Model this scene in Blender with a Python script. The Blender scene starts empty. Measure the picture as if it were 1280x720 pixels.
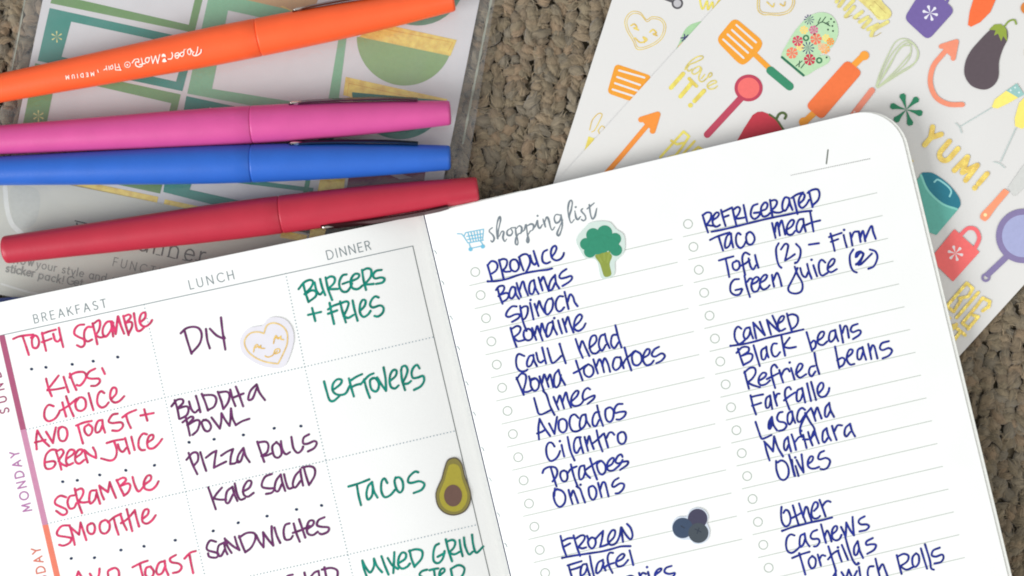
import bpy, math, random
import numpy as np
from mathutils import Vector, Matrix
from mathutils.geometry import tessellate_polygon

# ------------------------------------------------------------------ camera, light, exposure
S = bpy.context.scene
COL = S.collection
PX = 0.00025            # metres per photograph pixel at the height of the carpet
CAM_H = 0.50            # the phone is held half a metre above the flat lay
cam_data = bpy.data.cameras.new("camera")
cam = bpy.data.objects.new("camera", cam_data)
COL.objects.link(cam)
cam.location = (0, 0, CAM_H)
cam_data.sensor_width = 36
cam_data.lens = 36 * CAM_H / (1280 * PX)
cam_data.clip_start = 0.01
cam_data.clip_end = 20
S.camera = cam

world = bpy.data.worlds.new("World")
S.world = world
world.use_nodes = True
bg = world.node_tree.nodes["Background"]
bg.inputs[0].default_value = (0.93, 0.97, 1.0, 1)
bg.inputs[1].default_value = 0.53


def area(name, loc, size, power, color, target=(0, 0, 0)):
    d = bpy.data.lights.new(name, 'AREA')
    d.shape = 'RECTANGLE'
    d.size, d.size_y = size
    d.energy = power
    d.color = color
    o = bpy.data.objects.new(name, d)
    COL.objects.link(o)
    o.location = loc
    o.rotation_euler = (Vector(target) - Vector(loc)).to_track_quat('-Z', 'Y').to_euler()
    return o


area("window_light", (-1.95, -1.15, 1.45), (1.5, 1.3), 78, (0.97, 0.985, 1.0))
area("warm_fill_light", (1.3, -0.5, 1.7), (1.1, 1.1), 11, (1.0, 0.94, 0.84))  # added weak warm fill from the right, not a known lamp

S.view_settings.view_transform = 'Standard'
S.view_settings.look = 'None'
S.view_settings.exposure = 0.0
S.view_settings.gamma = 1.0
S.cycles.max_bounces = 8
S.cycles.transparent_max_bounces = 16
S.cycles.pixel_filter_type = 'BLACKMAN_HARRIS'
S.cycles.filter_width = 1.9

random.seed(4)
rng = np.random.default_rng(7)


def at(px, py, z=0.0):
    k = PX * (CAM_H - z) / CAM_H
    return ((px - 640) * k, (360 - py) * k, z)


def lin(c):
    return tuple(((v / 255) / 12.92 if v / 255 <= 0.04045 else ((v / 255 + 0.055) / 1.055) ** 2.4) for v in c)


# ------------------------------------------------------------------ materials
MATS = {}


def mat(name, rgb, rough=0.6, metal=0.0, var=0.06, scale=400.0, bump=0.0, bscale=3000.0, spec=0.4, sheen=0.0, coat=0.0):
    """procedural material: a base colour that wanders a little, and a fine relief"""
    if name in MATS:
        return MATS[name]
    m = bpy.data.materials.new(name)
    m.use_nodes = True
    nt = m.node_tree
    b = nt.nodes["Principled BSDF"]
    tc = nt.nodes.new("ShaderNodeTexCoord")
    n = nt.nodes.new("ShaderNodeTexNoise")
    n.inputs["Scale"].default_value = scale
    n.inputs["Detail"].default_value = 4
    nt.links.new(tc.outputs["Object"], n.inputs["Vector"])
    r = nt.nodes.new("ShaderNodeValToRGB")
    c = lin(rgb)
    r.color_ramp.elements[0].position = 0.3
    r.color_ramp.elements[1].position = 0.7
    r.color_ramp.elements[0].color = tuple(v * (1 - var) for v in c) + (1,)
    r.color_ramp.elements[1].color = tuple(min(1, v * (1 + var)) for v in c) + (1,)
    nt.links.new(n.outputs["Fac"], r.inputs["Fac"])
    nt.links.new(r.outputs["Color"], b.inputs["Base Color"])
    b.inputs["Roughness"].default_value = rough
    b.inputs["Metallic"].default_value = metal
    b.inputs["Specular IOR Level"].default_value = spec
    if sheen:
        b.inputs["Sheen Weight"].default_value = sheen
    if coat:
        b.inputs["Coat Weight"].default_value = coat
        b.inputs["Coat Roughness"].default_value = 0.25
    if bump:
        n2 = nt.nodes.new("ShaderNodeTexNoise")
        n2.inputs["Scale"].default_value = bscale
        n2.inputs["Detail"].default_value = 3
        nt.links.new(tc.outputs["Object"], n2.inputs["Vector"])
        bp = nt.nodes.new("ShaderNodeBump")
        bp.inputs["Strength"].default_value = bump
        bp.inputs["Distance"].default_value = 0.0004
        nt.links.new(n2.outputs["Fac"], bp.inputs["Height"])
        nt.links.new(bp.outputs["Normal"], b.inputs["Normal"])
    MATS[name] = m
    return m


def M(rgb, kind='print'):
    key = "%s_%d_%d_%d" % ((kind,) + tuple(rgb))
    if kind == 'print':
        return mat(key, rgb, rough=0.5, var=0.035, scale=900, spec=0.3)
    if kind == 'ink':
        rgb = tuple(int(c * 0.985) for c in rgb)
        return mat(key, rgb, rough=0.75, var=0.28, scale=620, spec=0.1)
    if kind == 'pen':
        return mat(key, rgb, rough=0.42, var=0.035, scale=160, spec=0.42, bump=0.10, bscale=1500)
    if kind == 'foil':
        return mat(key, rgb, rough=0.24, metal=0.25, var=0.2, scale=520, bump=0.5, bscale=600, coat=0.4)  # mottled base colour paints in glints and dark creases instead of reflections


# ------------------------------------------------------------------ object helpers
def mesh_obj(name, verts, faces, material, parent=None, smooth=False):
    me = bpy.data.meshes.new(name)
    me.from_pydata([tuple(v) for v in verts], [], faces)
    me.materials.append(material)
    if smooth:
        me.polygons.foreach_set("use_smooth", [True] * len(me.polygons))
    me.update()
    o = bpy.data.objects.new(name, me)
    COL.objects.link(o)
    if parent is not None:
        o.parent = parent
    return o


def empty(name, label, cat, group=None, loc=(0, 0, 0)):
    o = bpy.data.objects.new(name, None)
    COL.objects.link(o)
    o.location = loc
    o.empty_display_size = 0.01
    tag(o, label, cat, group)
    return o


def tag(o, label, cat, group=None, kind=None):
    if label: o["label"] = label
    if cat: o["category"] = cat
    if group: o["group"] = group
    if kind: o["kind"] = kind
    return o


def T(ox, oy, s):
    """points read off an enlargement of the photograph -> photograph pixels"""
    def f(txt):
        out = []
        for st in txt.split('|'):
            pts = []
            for q in st.split():
                a, b = q.split(',')
                pts.append((ox + float(a) / s, oy + float(b) / s))
            if pts: out.append(pts)
        return out
    return f


ID = T(0, 0, 1)


def smooth_path(pts, step=1.2, closed=False):
    if len(pts) < 3 and not closed:
        if len(pts) < 2: return list(pts)
        (x0, y0), (x1, y1) = pts
        n = max(2, int(math.hypot(x1 - x0, y1 - y0) / 4))
        return [(x0 + (x1 - x0) * i / n, y0 + (y1 - y0) * i / n) for i in range(n + 1)]
    P = [np.array(p, float) for p in pts]
    n = len(P)
    out = []
    rngi = range(n) if closed else range(n - 1)
    for i in rngi:
        p0 = P[(i - 1) % n] if (closed or i > 0) else P[0] * 2 - P[1]
        p1 = P[i]; p2 = P[(i + 1) % n]
        p3 = P[(i + 2) % n] if (closed or i + 2 < n) else P[-1] * 2 - P[-2]
        L = np.linalg.norm(p2 - p1)
        if L < 1e-6: continue
        # centripetal-like: limit tangents so that tight letters do not overshoot
        m1 = (p2 - p0) * 0.5; m2 = (p3 - p1) * 0.5
        for m_ in (m1, m2):
            l_ = np.linalg.norm(m_)
            if l_ > 1.3 * L: m_ *= 1.3 * L / l_
        k = max(2, int(L / step))
        for j in range(k):
            t = j / k
            h = ((2*t**3-3*t**2+1)*p1 + (t**3-2*t**2+t)*m1 + (-2*t**3+3*t**2)*p2 + (t**3-t**2)*m2)
            out.append((h[0], h[1]))
    if not closed: out.append(tuple(P[-1]))
    return out


class Ink:
    """collects flat strokes, dots and filled shapes lying on a surface; build() links ONE mesh"""
    def __init__(self, zf, lift=0.00006, dk=2e-6):
        self.v, self.f, self.zf, self.lift, self.k, self.dk = [], [], zf, lift, 0, dk

    def _p(self, x, y, e=0.0):
        return at(x, y, self.zf(x, y) + self.lift + self.k * self.dk + e)

    def stroke(self, pts, w, closed=False, taper=0.0, curved=True, wob=0.06):
        if not curved and not closed and len(pts) > 2:
            for i in range(1, len(pts)-1):       # mitred corners would thin the line: cut the stroke there
                ax, ay = pts[i][0]-pts[i-1][0], pts[i][1]-pts[i-1][1]
                bx, by = pts[i+1][0]-pts[i][0], pts[i+1][1]-pts[i][1]
                if abs(math.atan2(ax*by-ay*bx, ax*bx+ay*by)) > 0.7:
                    self.stroke(pts[:i+1], w, False, taper, False, wob)
                    return self.stroke(pts[i:], w, False, taper, False, wob)
        self.k += 1
        p = smooth_path(pts, 1.2, closed) if curved else list(pts)
        q = [p[0]]
        for a in p[1:]:
            if math.hypot(a[0]-q[-1][0], a[1]-q[-1][1]) > 0.05: q.append(a)
        p = q
        if len(p) < 2:
            return self.dot(p[0][0], p[0][1], w * 0.55)
        n = len(p)
        ph = random.uniform(0, 6)
        base = len(self.v)
        N = []
        for i in range(n):
            a = p[(i-1) % n] if (closed or i > 0) else p[0]
            b = p[(i+1) % n] if (closed or i < n-1) else p[-1]
            dx, dy = b[0]-a[0], b[1]-a[1]
            L = math.hypot(dx, dy) or 1
            N.append((-dy/L, dx/L))
        for i in range(n):
            t = i/(n-1)
            ww = w*0.5*(1 + wob*math.sin(ph + i*0.35))
            if taper: ww *= (1 - taper*abs(2*t-1)**2)
            x, y = p[i]
            self.v.append(self._p(x+N[i][0]*ww, y+N[i][1]*ww, i*6e-8))
            self.v.append(self._p(x-N[i][0]*ww, y-N[i][1]*ww, i*6e-8))
        m = n if closed else n-1
        for i in range(m):
            a = base+2*i; b = base+2*((i+1) % n)
            self.f.append((a, a+1, b+1, b))
        if not closed:
            for e, s_ in ((0, -1), (n-1, 1)):
                x, y = p[e]
                ww = w*0.5*(1 + wob*math.sin(ph + e*0.35))*((1-taper) if taper else 1)
                ang = math.atan2(-N[e][0], N[e][1])  # direction of travel
                dirx, diry = N[e][1]*s_, -N[e][0]*s_
                c0 = len(self.v)
                a0 = math.atan2(N[e][1], N[e][0])
                for j in range(7):
                    th = math.pi*j/6
                    cx = math.cos(th); sn = math.sin(th)
                    self.v.append(self._p(x+N[e][0]*ww*cx+dirx*ww*sn, y+N[e][1]*ww*cx+diry*ww*sn, e*6e-8+1e-7))
                self.f.append(tuple(range(c0, c0+7)))

    def dot(self, x, y, r, n=14, rx=None, rot=0):
        self.k += 1
        c0 = len(self.v)
        rx = rx or r
        for j in range(n):
            a = 2*math.pi*j/n
            dx, dy = rx*math.cos(a), r*math.sin(a)
            self.v.append(self._p(x+dx*math.cos(rot)-dy*math.sin(rot), y+dx*math.sin(rot)+dy*math.cos(rot)))
        self.f.append(tuple(range(c0, c0+n)))

    def poly(self, pts, curved=False, holes=(), grid=None):
        self.k += 1
        if curved: pts = smooth_path(pts, 1.5, True)
        loops = [[Vector((x, y, 0)) for x, y in pts]] + [[Vector((x, y, 0)) for x, y in h] for h in holes]
        flat = [q for l in loops for q in l]
        c0 = len(self.v)
        for q in flat: self.v.append(self._p(q.x, q.y))
        for t in tessellate_polygon(loops): self.f.append(tuple(c0+i for i in t))

    def strokes(self, lst, w, **kw):
        for s_ in lst:
            if len(s_) == 1: self.dot(s_[0][0], s_[0][1], w*0.62)
            else: self.stroke(s_, w, **kw)

    def build(self, name, material, parent=None):
        # all faces look up
        vs = self.v
        fs = []
        for f in self.f:
            a, b, c = vs[f[0]], vs[f[1]], vs[f[2]]
            s_ = 0
            for i in range(len(f)):
                p, q = vs[f[i]], vs[f[(i+1) % len(f)]]
                s_ += p[0]*q[1]-q[0]*p[1]
            fs.append(f if s_ > 0 else tuple(reversed(f)))
        return mesh_obj(name, vs, fs, material, parent)


def slab(name, pts, z0, z1, material, parent=None, zf=None):
    """a flat sheet with real thickness, outline in photograph pixels"""
    f0 = zf or (lambda x, y: z1)
    th = z1 - z0
    n = len(pts)
    v = [at(x, y, f0(x, y)) for x, y in pts]
    v += [(a[0], a[1], a[2]-th) for a in v[:n]]
    tris = tessellate_polygon([[Vector((p[0], p[1], 0)) for p in v[:n]]])
    f = []
    for t in tris:
        a, b, c = (v[i] for i in t)
        up = (b[0]-a[0])*(c[1]-a[1])-(b[1]-a[1])*(c[0]-a[0]) > 0
        t = tuple(t) if up else tuple(reversed(t))
        f.append(t); f.append(tuple(i+n for i in reversed(t)))
    for i in range(n):
        j = (i+1) % n
        f.append((i, j, j+n, i+n))
    o = mesh_obj(name, v, f, material, parent)
    return o


# simple stroke letters for printed captions: unit cap height, y up; (advance, strokes)
def arc(cx, cy, rx, ry, a0, a1, n=8):
    return [(cx+rx*math.cos(math.radians(a0+(a1-a0)*i/n)), cy+ry*math.sin(math.radians(a0+(a1-a0)*i/n))) for i in range(n+1)]


G = {
 'A': (.72, [[(0, 0), (.34, 1), (.68, 0)], [(.12, .34), (.56, .34)]]),
 'B': (.58, [[(0, 0), (0, 1)], [(0, 1), (.25, 1)] + arc(.27, .76, .2, .24, 90, -90) + [(0, .52)], [(0, .52), (.28, .52)] + arc(.28, .26, .24, .26, 90, -90) + [(0, 0)]]),
 'C': (.78, [arc(.45, .5, .45, .5, 45, 315, 14)]),
 'D': (.76, [[(0, 0), (0, 1)], [(0, 1), (.25, 1)] + arc(.25, .5, .45, .5, 90, -90, 10) + [(0, 0)]]),
 'E': (.52, [[(.46, 1), (0, 1), (0, 0), (.46, 0)], [(0, .52), (.42, .52)]]),
 'F': (.50, [[(.45, 1), (0, 1), (0, 0)], [(0, .52), (.4, .52)]]),
 'G': (.82, [arc(.46, .5, .46, .5, 50, 355, 14) + [(.92, .46), (.55, .46)]]),
 'H': (.70, [[(0, 0), (0, 1)], [(.62, 0), (.62, 1)], [(0, .52), (.62, .52)]]),
 'I': (.12, [[(.02, 0), (.02, 1)]]),
 'K': (.62, [[(0, 0), (0, 1)], [(.52, 1), (.02, .45)], [(.16, .6), (.58, 0)]]),
 'L': (.46, [[(0, 1), (0, 0), (.42, 0)]]),
 'M': (.86, [[(0, 0), (.06, 1), (.4, .2), (.74, 1), (.8, 0)]]),
 'N': (.72, [[(0, 0), (0, 1), (.64, 0), (.64, 1)]]),
 'O': (.96, [arc(.46, .5, .46, .5, 0, 360, 18)]),
 'P': (.56, [[(0, 0), (0, 1)], [(0, 1), (.25, 1)] + arc(.27, .74, .24, .26, 90, -90) + [(0, .48)]]),
 'R': (.60, [[(0, 0), (0, 1)], [(0, 1), (.25, 1)] + arc(.27, .75, .22, .25, 90, -90) + [(0, .5)], [(.26, .5), (.52, 0)]]),
 'S': (.56, [arc(.26, .76, .22, .24, 40, 200, 7) + [(.12, .58), (.38, .45)] + arc(.26, .25, .26, .25, 40, -150, 8)]),
 'T': (.60, [[(0, 1), (.58, 1)], [(.29, 1), (.29, 0)]]),
 'U': (.70, [[(0, 1), (0, .32)] + arc(.3, .32, .3, .32, 180, 360, 8) + [(.6, 1)]]),
 'Y': (.66, [[(0, 1), (.3, .5), (.6, 1)], [(.3, .5), (.3, 0)]]),
 '!': (.2, [[(.06, .3), (.06, 1)], [(.06, 0), (.06, .04)]]),
 # lower case, x height .66
 'a': (.66, [arc(.27, .33, .27, .33, 0, 360, 12), [(.54, .66), (.54, 0)]]),
 'c': (.56, [arc(.28, .33, .28, .33, 45, 315, 10)]),
 'd': (.66, [arc(.27, .33, .27, .33, 0, 360, 12), [(.54, 1.05), (.54, 0)]]),
 'e': (.62, [[(.02, .35), (.54, .35)] + arc(.28, .33, .27, .33, 5, 315, 11)]),
 'h': (.60, [[(0, 0), (0, 1.05)], [(0, .38)] + arc(.24, .38, .24, .27, 180, 0, 8) + [(.48, 0)]]),
 'i': (.16, [[(.03, 0), (.03, .66)], [(.03, .9), (.03, .93)]]),
 'k': (.52, [[(0, 0), (0, 1.05)], [(.42, .66), (.02, .28)], [(.14, .4), (.46, 0)]]),
 'l': (.16, [[(.03, 0), (.03, 1.05)]]),
 'n': (.62, [[(0, 0), (0, .66)], [(0, .38)] + arc(.25, .38, .25, .28, 180, 0, 8) + [(.5, 0)]]),
 'o': (.66, [arc(.28, .33, .28, .33, 0, 360, 12)]),
 'p': (.66, [arc(.28, .33, .28, .33, 0, 360, 12), [(0, .66), (0, -.35)]]),
 'r': (.36, [[(0, 0), (0, .66)], [(0, .4)] + arc(.24, .4, .24, .26, 180, 80, 5)]),
 's': (.44, [arc(.2, .49, .17, .17, 40, 210, 6) + [(.1, .37), (.28, .3)] + arc(.19, .17, .19, .17, 40, -150, 7)]),
 't': (.40, [[(.14, .92), (.14, .12), (.2, 0), (.32, .02)], [(0, .66), (.32, .66)]]),
 'u': (.62, [[(0, .66), (0, .28)] + arc(.24, .28, .24, .28, 180, 360, 8), [(.48, .66), (.48, 0)]]),
 'w': (.78, [[(0, .66), (.18, 0), (.35, .6), (.52, 0), (.7, .66)]]),
 'y': (.56, [[(0, .66), (.25, 0)], [(.5, .66), (.2, -.22), (.04, -.34)]]),
 ' ': (.34, []),
}


def text(ink, s, x0, y0, x1, y1, h, w, up=None):
    """stroke lettering whose base line runs from (x0,y0) to (x1,y1) in photograph pixels"""
    L = math.hypot(x1-x0, y1-y0)
    ux, uy = (x1-x0)/L, (y1-y0)/L
    if up is None: up = (uy, -ux)
    adv = [G[c][0] for c in s]
    tot = sum(adv)*h
    gap = (L-tot)/max(1, len(s)-1)
    cx = 0
    for c, a in zip(s, adv):
        for st in G[c][1]:
            pts = [(x0+ux*(cx+p[0]*h)+up[0]*p[1]*h, y0+uy*(cx+p[0]*h)+up[1]*p[1]*h) for p in st]
            ink.stroke(pts, w, curved=False, wob=0)
        cx += a*h+gap

# ------------------------------------------------------------------ carpet
carpet_mat = mat("carpet_backing", (112, 102, 84), rough=0.95, var=0.3, scale=300, spec=0.05)
cb = slab("carpet", [(-900, -900), (2200, -900), (2200, 1700), (-900, 1700)], -0.009, -0.0043, carpet_mat)
tag(cb, "brown woven wool carpet under everything", None, None, "structure")


def wool_material(name="wool_loops"):
    m = bpy.data.materials.new(name)
    m.use_nodes = True
    nt = m.node_tree
    b = nt.nodes["Principled BSDF"]
    at_ = nt.nodes.new("ShaderNodeAttribute"); at_.attribute_name = "wool"
    uv = nt.nodes.new("ShaderNodeUVMap"); uv.uv_map = "ply"
    n = nt.nodes.new("ShaderNodeTexNoise"); n.inputs["Scale"].default_value = 1.0; n.inputs["Detail"].default_value = 4
    n.inputs["Roughness"].default_value = 0.65
    nt.links.new(uv.outputs["UV"], n.inputs["Vector"])
    mx = nt.nodes.new("ShaderNodeMix"); mx.data_type = 'RGBA'; mx.blend_type = 'MULTIPLY'
    mx.inputs[0].default_value = 1.0
    r = nt.nodes.new("ShaderNodeValToRGB")
    r.color_ramp.elements[0].position = 0.3; r.color_ramp.elements[0].color = (0.72, 0.71, 0.71, 1)
    r.color_ramp.elements[1].position = 0.7; r.color_ramp.elements[1].color = (1.25, 1.22, 1.16, 1)
    nt.links.new(n.outputs["Fac"], r.inputs["Fac"])
    nt.links.new(at_.outputs["Color"], mx.inputs[6])
    nt.links.new(r.outputs["Color"], mx.inputs[7])
    nt.links.new(mx.outputs[2], b.inputs["Base Color"])
    b.inputs["Roughness"].default_value = 0.95
    b.inputs["Specular IOR Level"].default_value = 0.05
    b.inputs["Sheen Weight"].default_value = 0.25
    b.inputs["Sheen Roughness"].default_value = 0.6
    bp = nt.nodes.new("ShaderNodeBump"); bp.inputs["Strength"].default_value = 0.6; bp.inputs["Distance"].default_value = 0.0004
    nt.links.new(n.outputs["Fac"], bp.inputs["Height"])
    nt.links.new(bp.outputs["Normal"], b.inputs["Normal"])
    return m


def quick_mesh(name, V, F, C, UV, material, label):
    me = bpy.data.meshes.new(name)
    me.vertices.add(len(V)); me.vertices.foreach_set("co", V.astype(np.float32).ravel())
    me.loops.add(F.size); me.loops.foreach_set("vertex_index", F.astype(np.int32).ravel())
    me.polygons.add(len(F)); me.polygons.foreach_set("loop_start", (np.arange(len(F))*F.shape[1]).astype(np.int32))
    me.update(calc_edges=True)
    me.polygons.foreach_set("use_smooth", np.ones(len(F), bool))
    a = me.color_attributes.new("wool", 'FLOAT_COLOR', 'POINT')
    a.data.foreach_set("color", C.astype(np.float32).ravel())
    u = me.uv_layers.new(name="ply")
    u.data.foreach_set("uv", UV[F.ravel()].astype(np.float32).ravel())
    me.materials.append(material)
    o = bpy.data.objects.new(name, me)
    COL.objects.link(o)
    tag(o, label, None, None, "stuff")
    return o


def inside(px, py, poly):
    c = False
    for (x1, y1), (x2, y2) in zip(poly, poly[1:]+poly[:1]):
        if (y1 > py) != (y2 > py) and px < (x2-x1)*(py-y1)/(y2-y1)+x1: c = not c
    return c


BURIED = [[(-40, 430), (530, 310), (1040, 190), (1090, 230), (1240, 860), (90, 1100)],      # under the planner
          [(790, -80), (960, -30), (640+120, 240), (715, 250)], [(960, -120), (1198, -260), (1480, 0), (1150, 400), (740, 260)],
          [(85, -80), (580, -80), (520, 240), (30, 240)]]


def buried(x, y):
    px, py = 640+x/PX, 360-y/PX
    return any(inside(px, py, p) for p in BURIED)


def carpet_loops():
    NU, NV = 16, 8            # one tuft of plied wool, pinched at both ends
    th = np.linspace(0, 2*np.pi, NU, endpoint=False)
    base, uvb = [], []
    for x in np.linspace(-1, 1, NV+1):
        rr = max(0.03, (1-abs(x)**2.0))**0.8
        for t in th:
            f_ = 1+0.17*math.cos(4*(t+1.3*x))
            base.append((x, rr*f_*math.cos(t), rr*f_*math.sin(t)))
            uvb.append((x*0.9, 4.5*(math.cos(t)+1.2*x)))
    base = np.array(base); uvb = np.array(uvb)
    faces = []
    for i in range(NV):
        for j in range(NU):
            a = i*NU+j; b = i*NU+(j+1) % NU
            faces.append((a, a+NU, b+NU, b))
    faces = np.array(faces)
    pal = np.array([lin(c) for c in ((134, 119, 98), (127, 113, 93), (129, 117, 97), (121, 108, 90), (124, 114, 97), (134, 116, 95), (122, 111, 92), (118, 110, 96))])
    Vs, Fs, Cs, Us = [], [], [], []
    k = 0
    lean = math.radians(-7)
    cs, sn = math.cos(lean), math.sin(lean)
    DX, DY = 0.0040, 0.0021
    tops = []
    for i in range(-62, 63):
        for j in range(-96, 97):
            u = i*DX+rng.normal(0, 0.0007)
            v = (j+0.5*(i % 2))*DY+rng.normal(0, 0.0005)
            x = u*cs-v*sn; y = u*sn+v*cs
            if abs(x) > 0.205 or abs(y) > 0.145 or buried(x, y): continue
            rib = 0.5+0.5*math.cos(2*math.pi*(u/0.0172+0.16*math.sin(v*110)+0.1*math.sin(v*310)))
            clump = 0.5+0.5*math.sin(x*330+2*math.sin(y*260))*math.sin(y*390+x*120)
            z = -0.0031+0.0009*rib+0.0007*clump+rng.normal(0, 0.00025)
            side = 1 if (i % 2) else -1
            ang = lean+math.radians(90)+side*math.radians(rng.normal(48, 26))
            L = 0.0036*rng.uniform(0.6, 1.3); W = 0.00175*rng.uniform(0.65, 1.3); H = 0.00130*rng.uniform(0.8, 1.25)
            q = base*np.array([L, W, H])
            q[:, 2] += -((base[:, 0])**2)*0.0012+base[:, 0]*rng.normal(0, 0.0004)
            q[:, 1] += (base[:, 0]**2)*rng.normal(0, 0.0009)
            q += rng.normal(0, 0.00010, q.shape)
            ca, sa = math.cos(ang), math.sin(ang)
            X = q[:, 0]*ca-q[:, 1]*sa+x; Y = q[:, 0]*sa+q[:, 1]*ca+y; Z = q[:, 2]+z
            Vs.append(np.stack([X, Y, Z], 1)); Fs.append(faces+k*len(base))
            c = pal[rng.integers(0, len(pal))]*rng.uniform(0.98, 1.18)
            Cs.append(np.repeat(np.append(c, 1)[None], len(base), 0))
            Us.append(uvb+rng.uniform(0, 400, 2))
            tops.append((x, y, z+H, ang, c))
            k += 1
    V = np.concatenate(Vs); F = np.concatenate(Fs); C = np.concatenate(Cs); U = np.concatenate(Us)
    wool = wool_material()
    quick_mesh("carpet_loops", V, F, C, U, wool, "thick twisted brown and grey wool loops of the carpet")
    # loose fibres lying over the loops
    Vs, Fs, Cs, Us = [], [], [], []
    n = 0
    for (x, y, z, ang, c) in tops:
        for _ in range(9):
            a = ang+rng.normal(0, 0.45); Lf = rng.uniform(0.0012, 0.0032); w = rng.uniform(0.00004, 0.0001)
            px, py = x+rng.normal(0, 0.0010), y+rng.normal(0, 0.0010)
            bend = rng.normal(0, 0.0005); z0 = z+rng.uniform(-0.0006, 0.0002)
            row = []
            for t in (-1, -.5, 0, .5, 1):
                bx = px+math.cos(a)*t*Lf/2-math.sin(a)*bend*(1-t*t); by = py+math.sin(a)*t*Lf/2+math.cos(a)*bend*(1-t*t)
                zz = z0+0.00035*(1-t*t)-0.0002
                row.append((bx-math.sin(a)*w, by+math.cos(a)*w, zz)); row.append((bx+math.sin(a)*w, by-math.cos(a)*w, zz))
            Vs.append(np.array(row)); Cs.append(np.repeat(np.append(c*rng.uniform(0.8, 1.5), 1)[None], 10, 0))
            Us.append(rng.uniform(0, 400, (1, 2)).repeat(10, 0))
            Fs.append(np.array([(n+2*i, n+2*i+1, n+2*i+3, n+2*i+2) for i in range(4)]))
            n += 10
    quick_mesh("carpet_fibres", np.concatenate(Vs), np.concatenate(Fs), np.concatenate(Cs), np.concatenate(Us), wool, "fine stray wool fibres over the carpet loops")


carpet_loops()

# ------------------------------------------------------------------ planner
ZG = 0.0014                     # the sheets below the planner end about here


def spine_x(y): return 530+(y-268)*0.2405


def spine_d(x, y): return (x-spine_x(y))*0.972   # signed pixels from the gutter


def z_right(x, y):
    d = max(0.0, spine_d(x, y))
    return 0.0088-0.0024*math.exp(-d/13.0)+0.00016*math.sin(x*0.011+y*0.004)*math.sin(y*0.013+1.0)


def z_left(x, y):
    d = max(0.0, -spine_d(x, y))
    return 0.0118-0.0083*math.exp(-(d/78.0)**1.15)+0.00012*math.sin(x*0.012+2)*math.sin(y*0.012)


paper = mat("page_paper", (239, 239, 237), rough=0.8, var=0.012, scale=60, bump=0.08, bscale=1600, spec=0.2)
paper_edge = mat("page_edge_paper", (232, 232, 226), rough=0.85, var=0.05, scale=900, spec=0.2)
cover_mat = mat("cover_board", (52, 66, 120), rough=0.5, var=0.08, scale=500, bump=0.2, bscale=1500)
blueprint = dict(paper=paper)

planner = empty("planner", "open meal planner, handwritten meals on one page and a shopping list facing", "planner", None, at(560, 700, 0.0015))


def parent_keep(o, p):
    o.parent = p
    if p.type == 'EMPTY': o.matrix_parent_inverse = Matrix.Translation(p.location).inverted()


planner_children = []


def page_solid(name, side, d0, d1, t0, t1, zf, thick, material, rad=0, top_shift=lambda d: 0.0, zbot=None):
    """side: +1 right of the gutter, -1 left; d = pixels from gutter, t = pixels along the gutter from its head"""
    # directions measured on the photograph
    sp = (0.2338, 0.9723)                                        # down the gutter
    ac = (0.9735, -0.2287) if side > 0 else (-0.9792, 0.2030)     # head edge, away from the gutter
    wid = d1-d0
    us = [d0, d0+1, d0+2.5]+[float(q_) for q_ in range(5, 260, 5)]+[260+(d1-260)*q_/14 for q_ in range(0, 14)]
    tail = [d1-rad*(1-math.sin(a)) if rad else None for a in np.linspace(0, math.pi/2, 12)]
    if rad: us = [u for u in us if u < d1-rad-2]+tail
    else: us = us+[d1]
    rows = 40
    V = []
    for d in us:
        off = 0.0
        if rad and d > d1-rad:
            off = rad-math.sqrt(max(0, rad*rad-(d-(d1-rad))**2))
        ta = t0+off+top_shift(d); tb = t1-off
        for r in range(rows+1):
            t = ta+(tb-ta)*r/rows
            x = 530+sp[0]*t+ac[0]*d; y = 268+sp[1]*t+ac[1]*d
            V.append(at(x, y, zf(x, y)))
    n = len(V); R = rows+1
    V += [(a[0], a[1], zbot if zbot is not None else a[2]-thick) for a in V]
    V += V[:]                       # the cut edges get corners of their own
    e_ = 2*n
    F = []
    for i in range(len(us)-1):
        for r in range(rows):
            a = i*R+r; b = (i+1)*R+r
            q = (a, a+1, b+1, b) if side > 0 else (a, b, b+1, a+1)
            F.append(q); F.append(tuple(j+n for j in reversed(q)))
    c = len(us)-1
    for i in range(c):
        a, b = e_+i*R, e_+(i+1)*R
        F.append((a, b, b+n, a+n)); a += rows; b += rows; F.append((b, a, a+n, b+n))
    for r in range(rows):
        q_ = e_+r; p_ = e_+c*R+r; F.append((q_+1, q_, q_+n, q_+1+n)); F.append((p_, p_+1, p_+1+n, p_+n))
    o = mesh_obj(name, V, F, material, None, smooth=False)
    nrm = o.data.polygons
    vals = [False]*len(nrm)
    for i in range(2*(len(us)-1)*rows): vals[i] = True
    nrm.foreach_set("use_smooth", vals)
    parent_keep(o, planner)
    return o


TH = 860
right_page = page_solid("page", 1, 0.4, 604, 0, TH, z_right, 0.00012, paper, rad=52)
right_page["label"] = "right page, ruled shopping list with two columns of check circles"
left_page = page_solid("page", -1, 1.0, 624, 0, TH, z_left, 0.00012, paper, rad=52)
left_page["label"] = "left page, dotted meal grid with breakfast, lunch and dinner columns"
page_solid("page", 1, 2, 608.5, 0, TH, lambda x, y: z_right(x, y)-0.00035, 0.00012, paper_edge, rad=53, top_shift=lambda d: -1.0*(d < 130))
page_solid("page_block", 1, 3, 609, 1, TH, lambda x, y: z_right(x, y)-0.0007, 0.0036, paper_edge, rad=53, zbot=0.0025, top_shift=lambda d: -4.5*max(0, 1-abs(d)/170))
page_solid("page_block", -1, 3, 623, 1, TH, lambda x, y: z_left(x, y)-0.0004, 0.0024, paper_edge, rad=52, zbot=0.0025)
cz = lambda x, y: 0.0022
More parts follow.
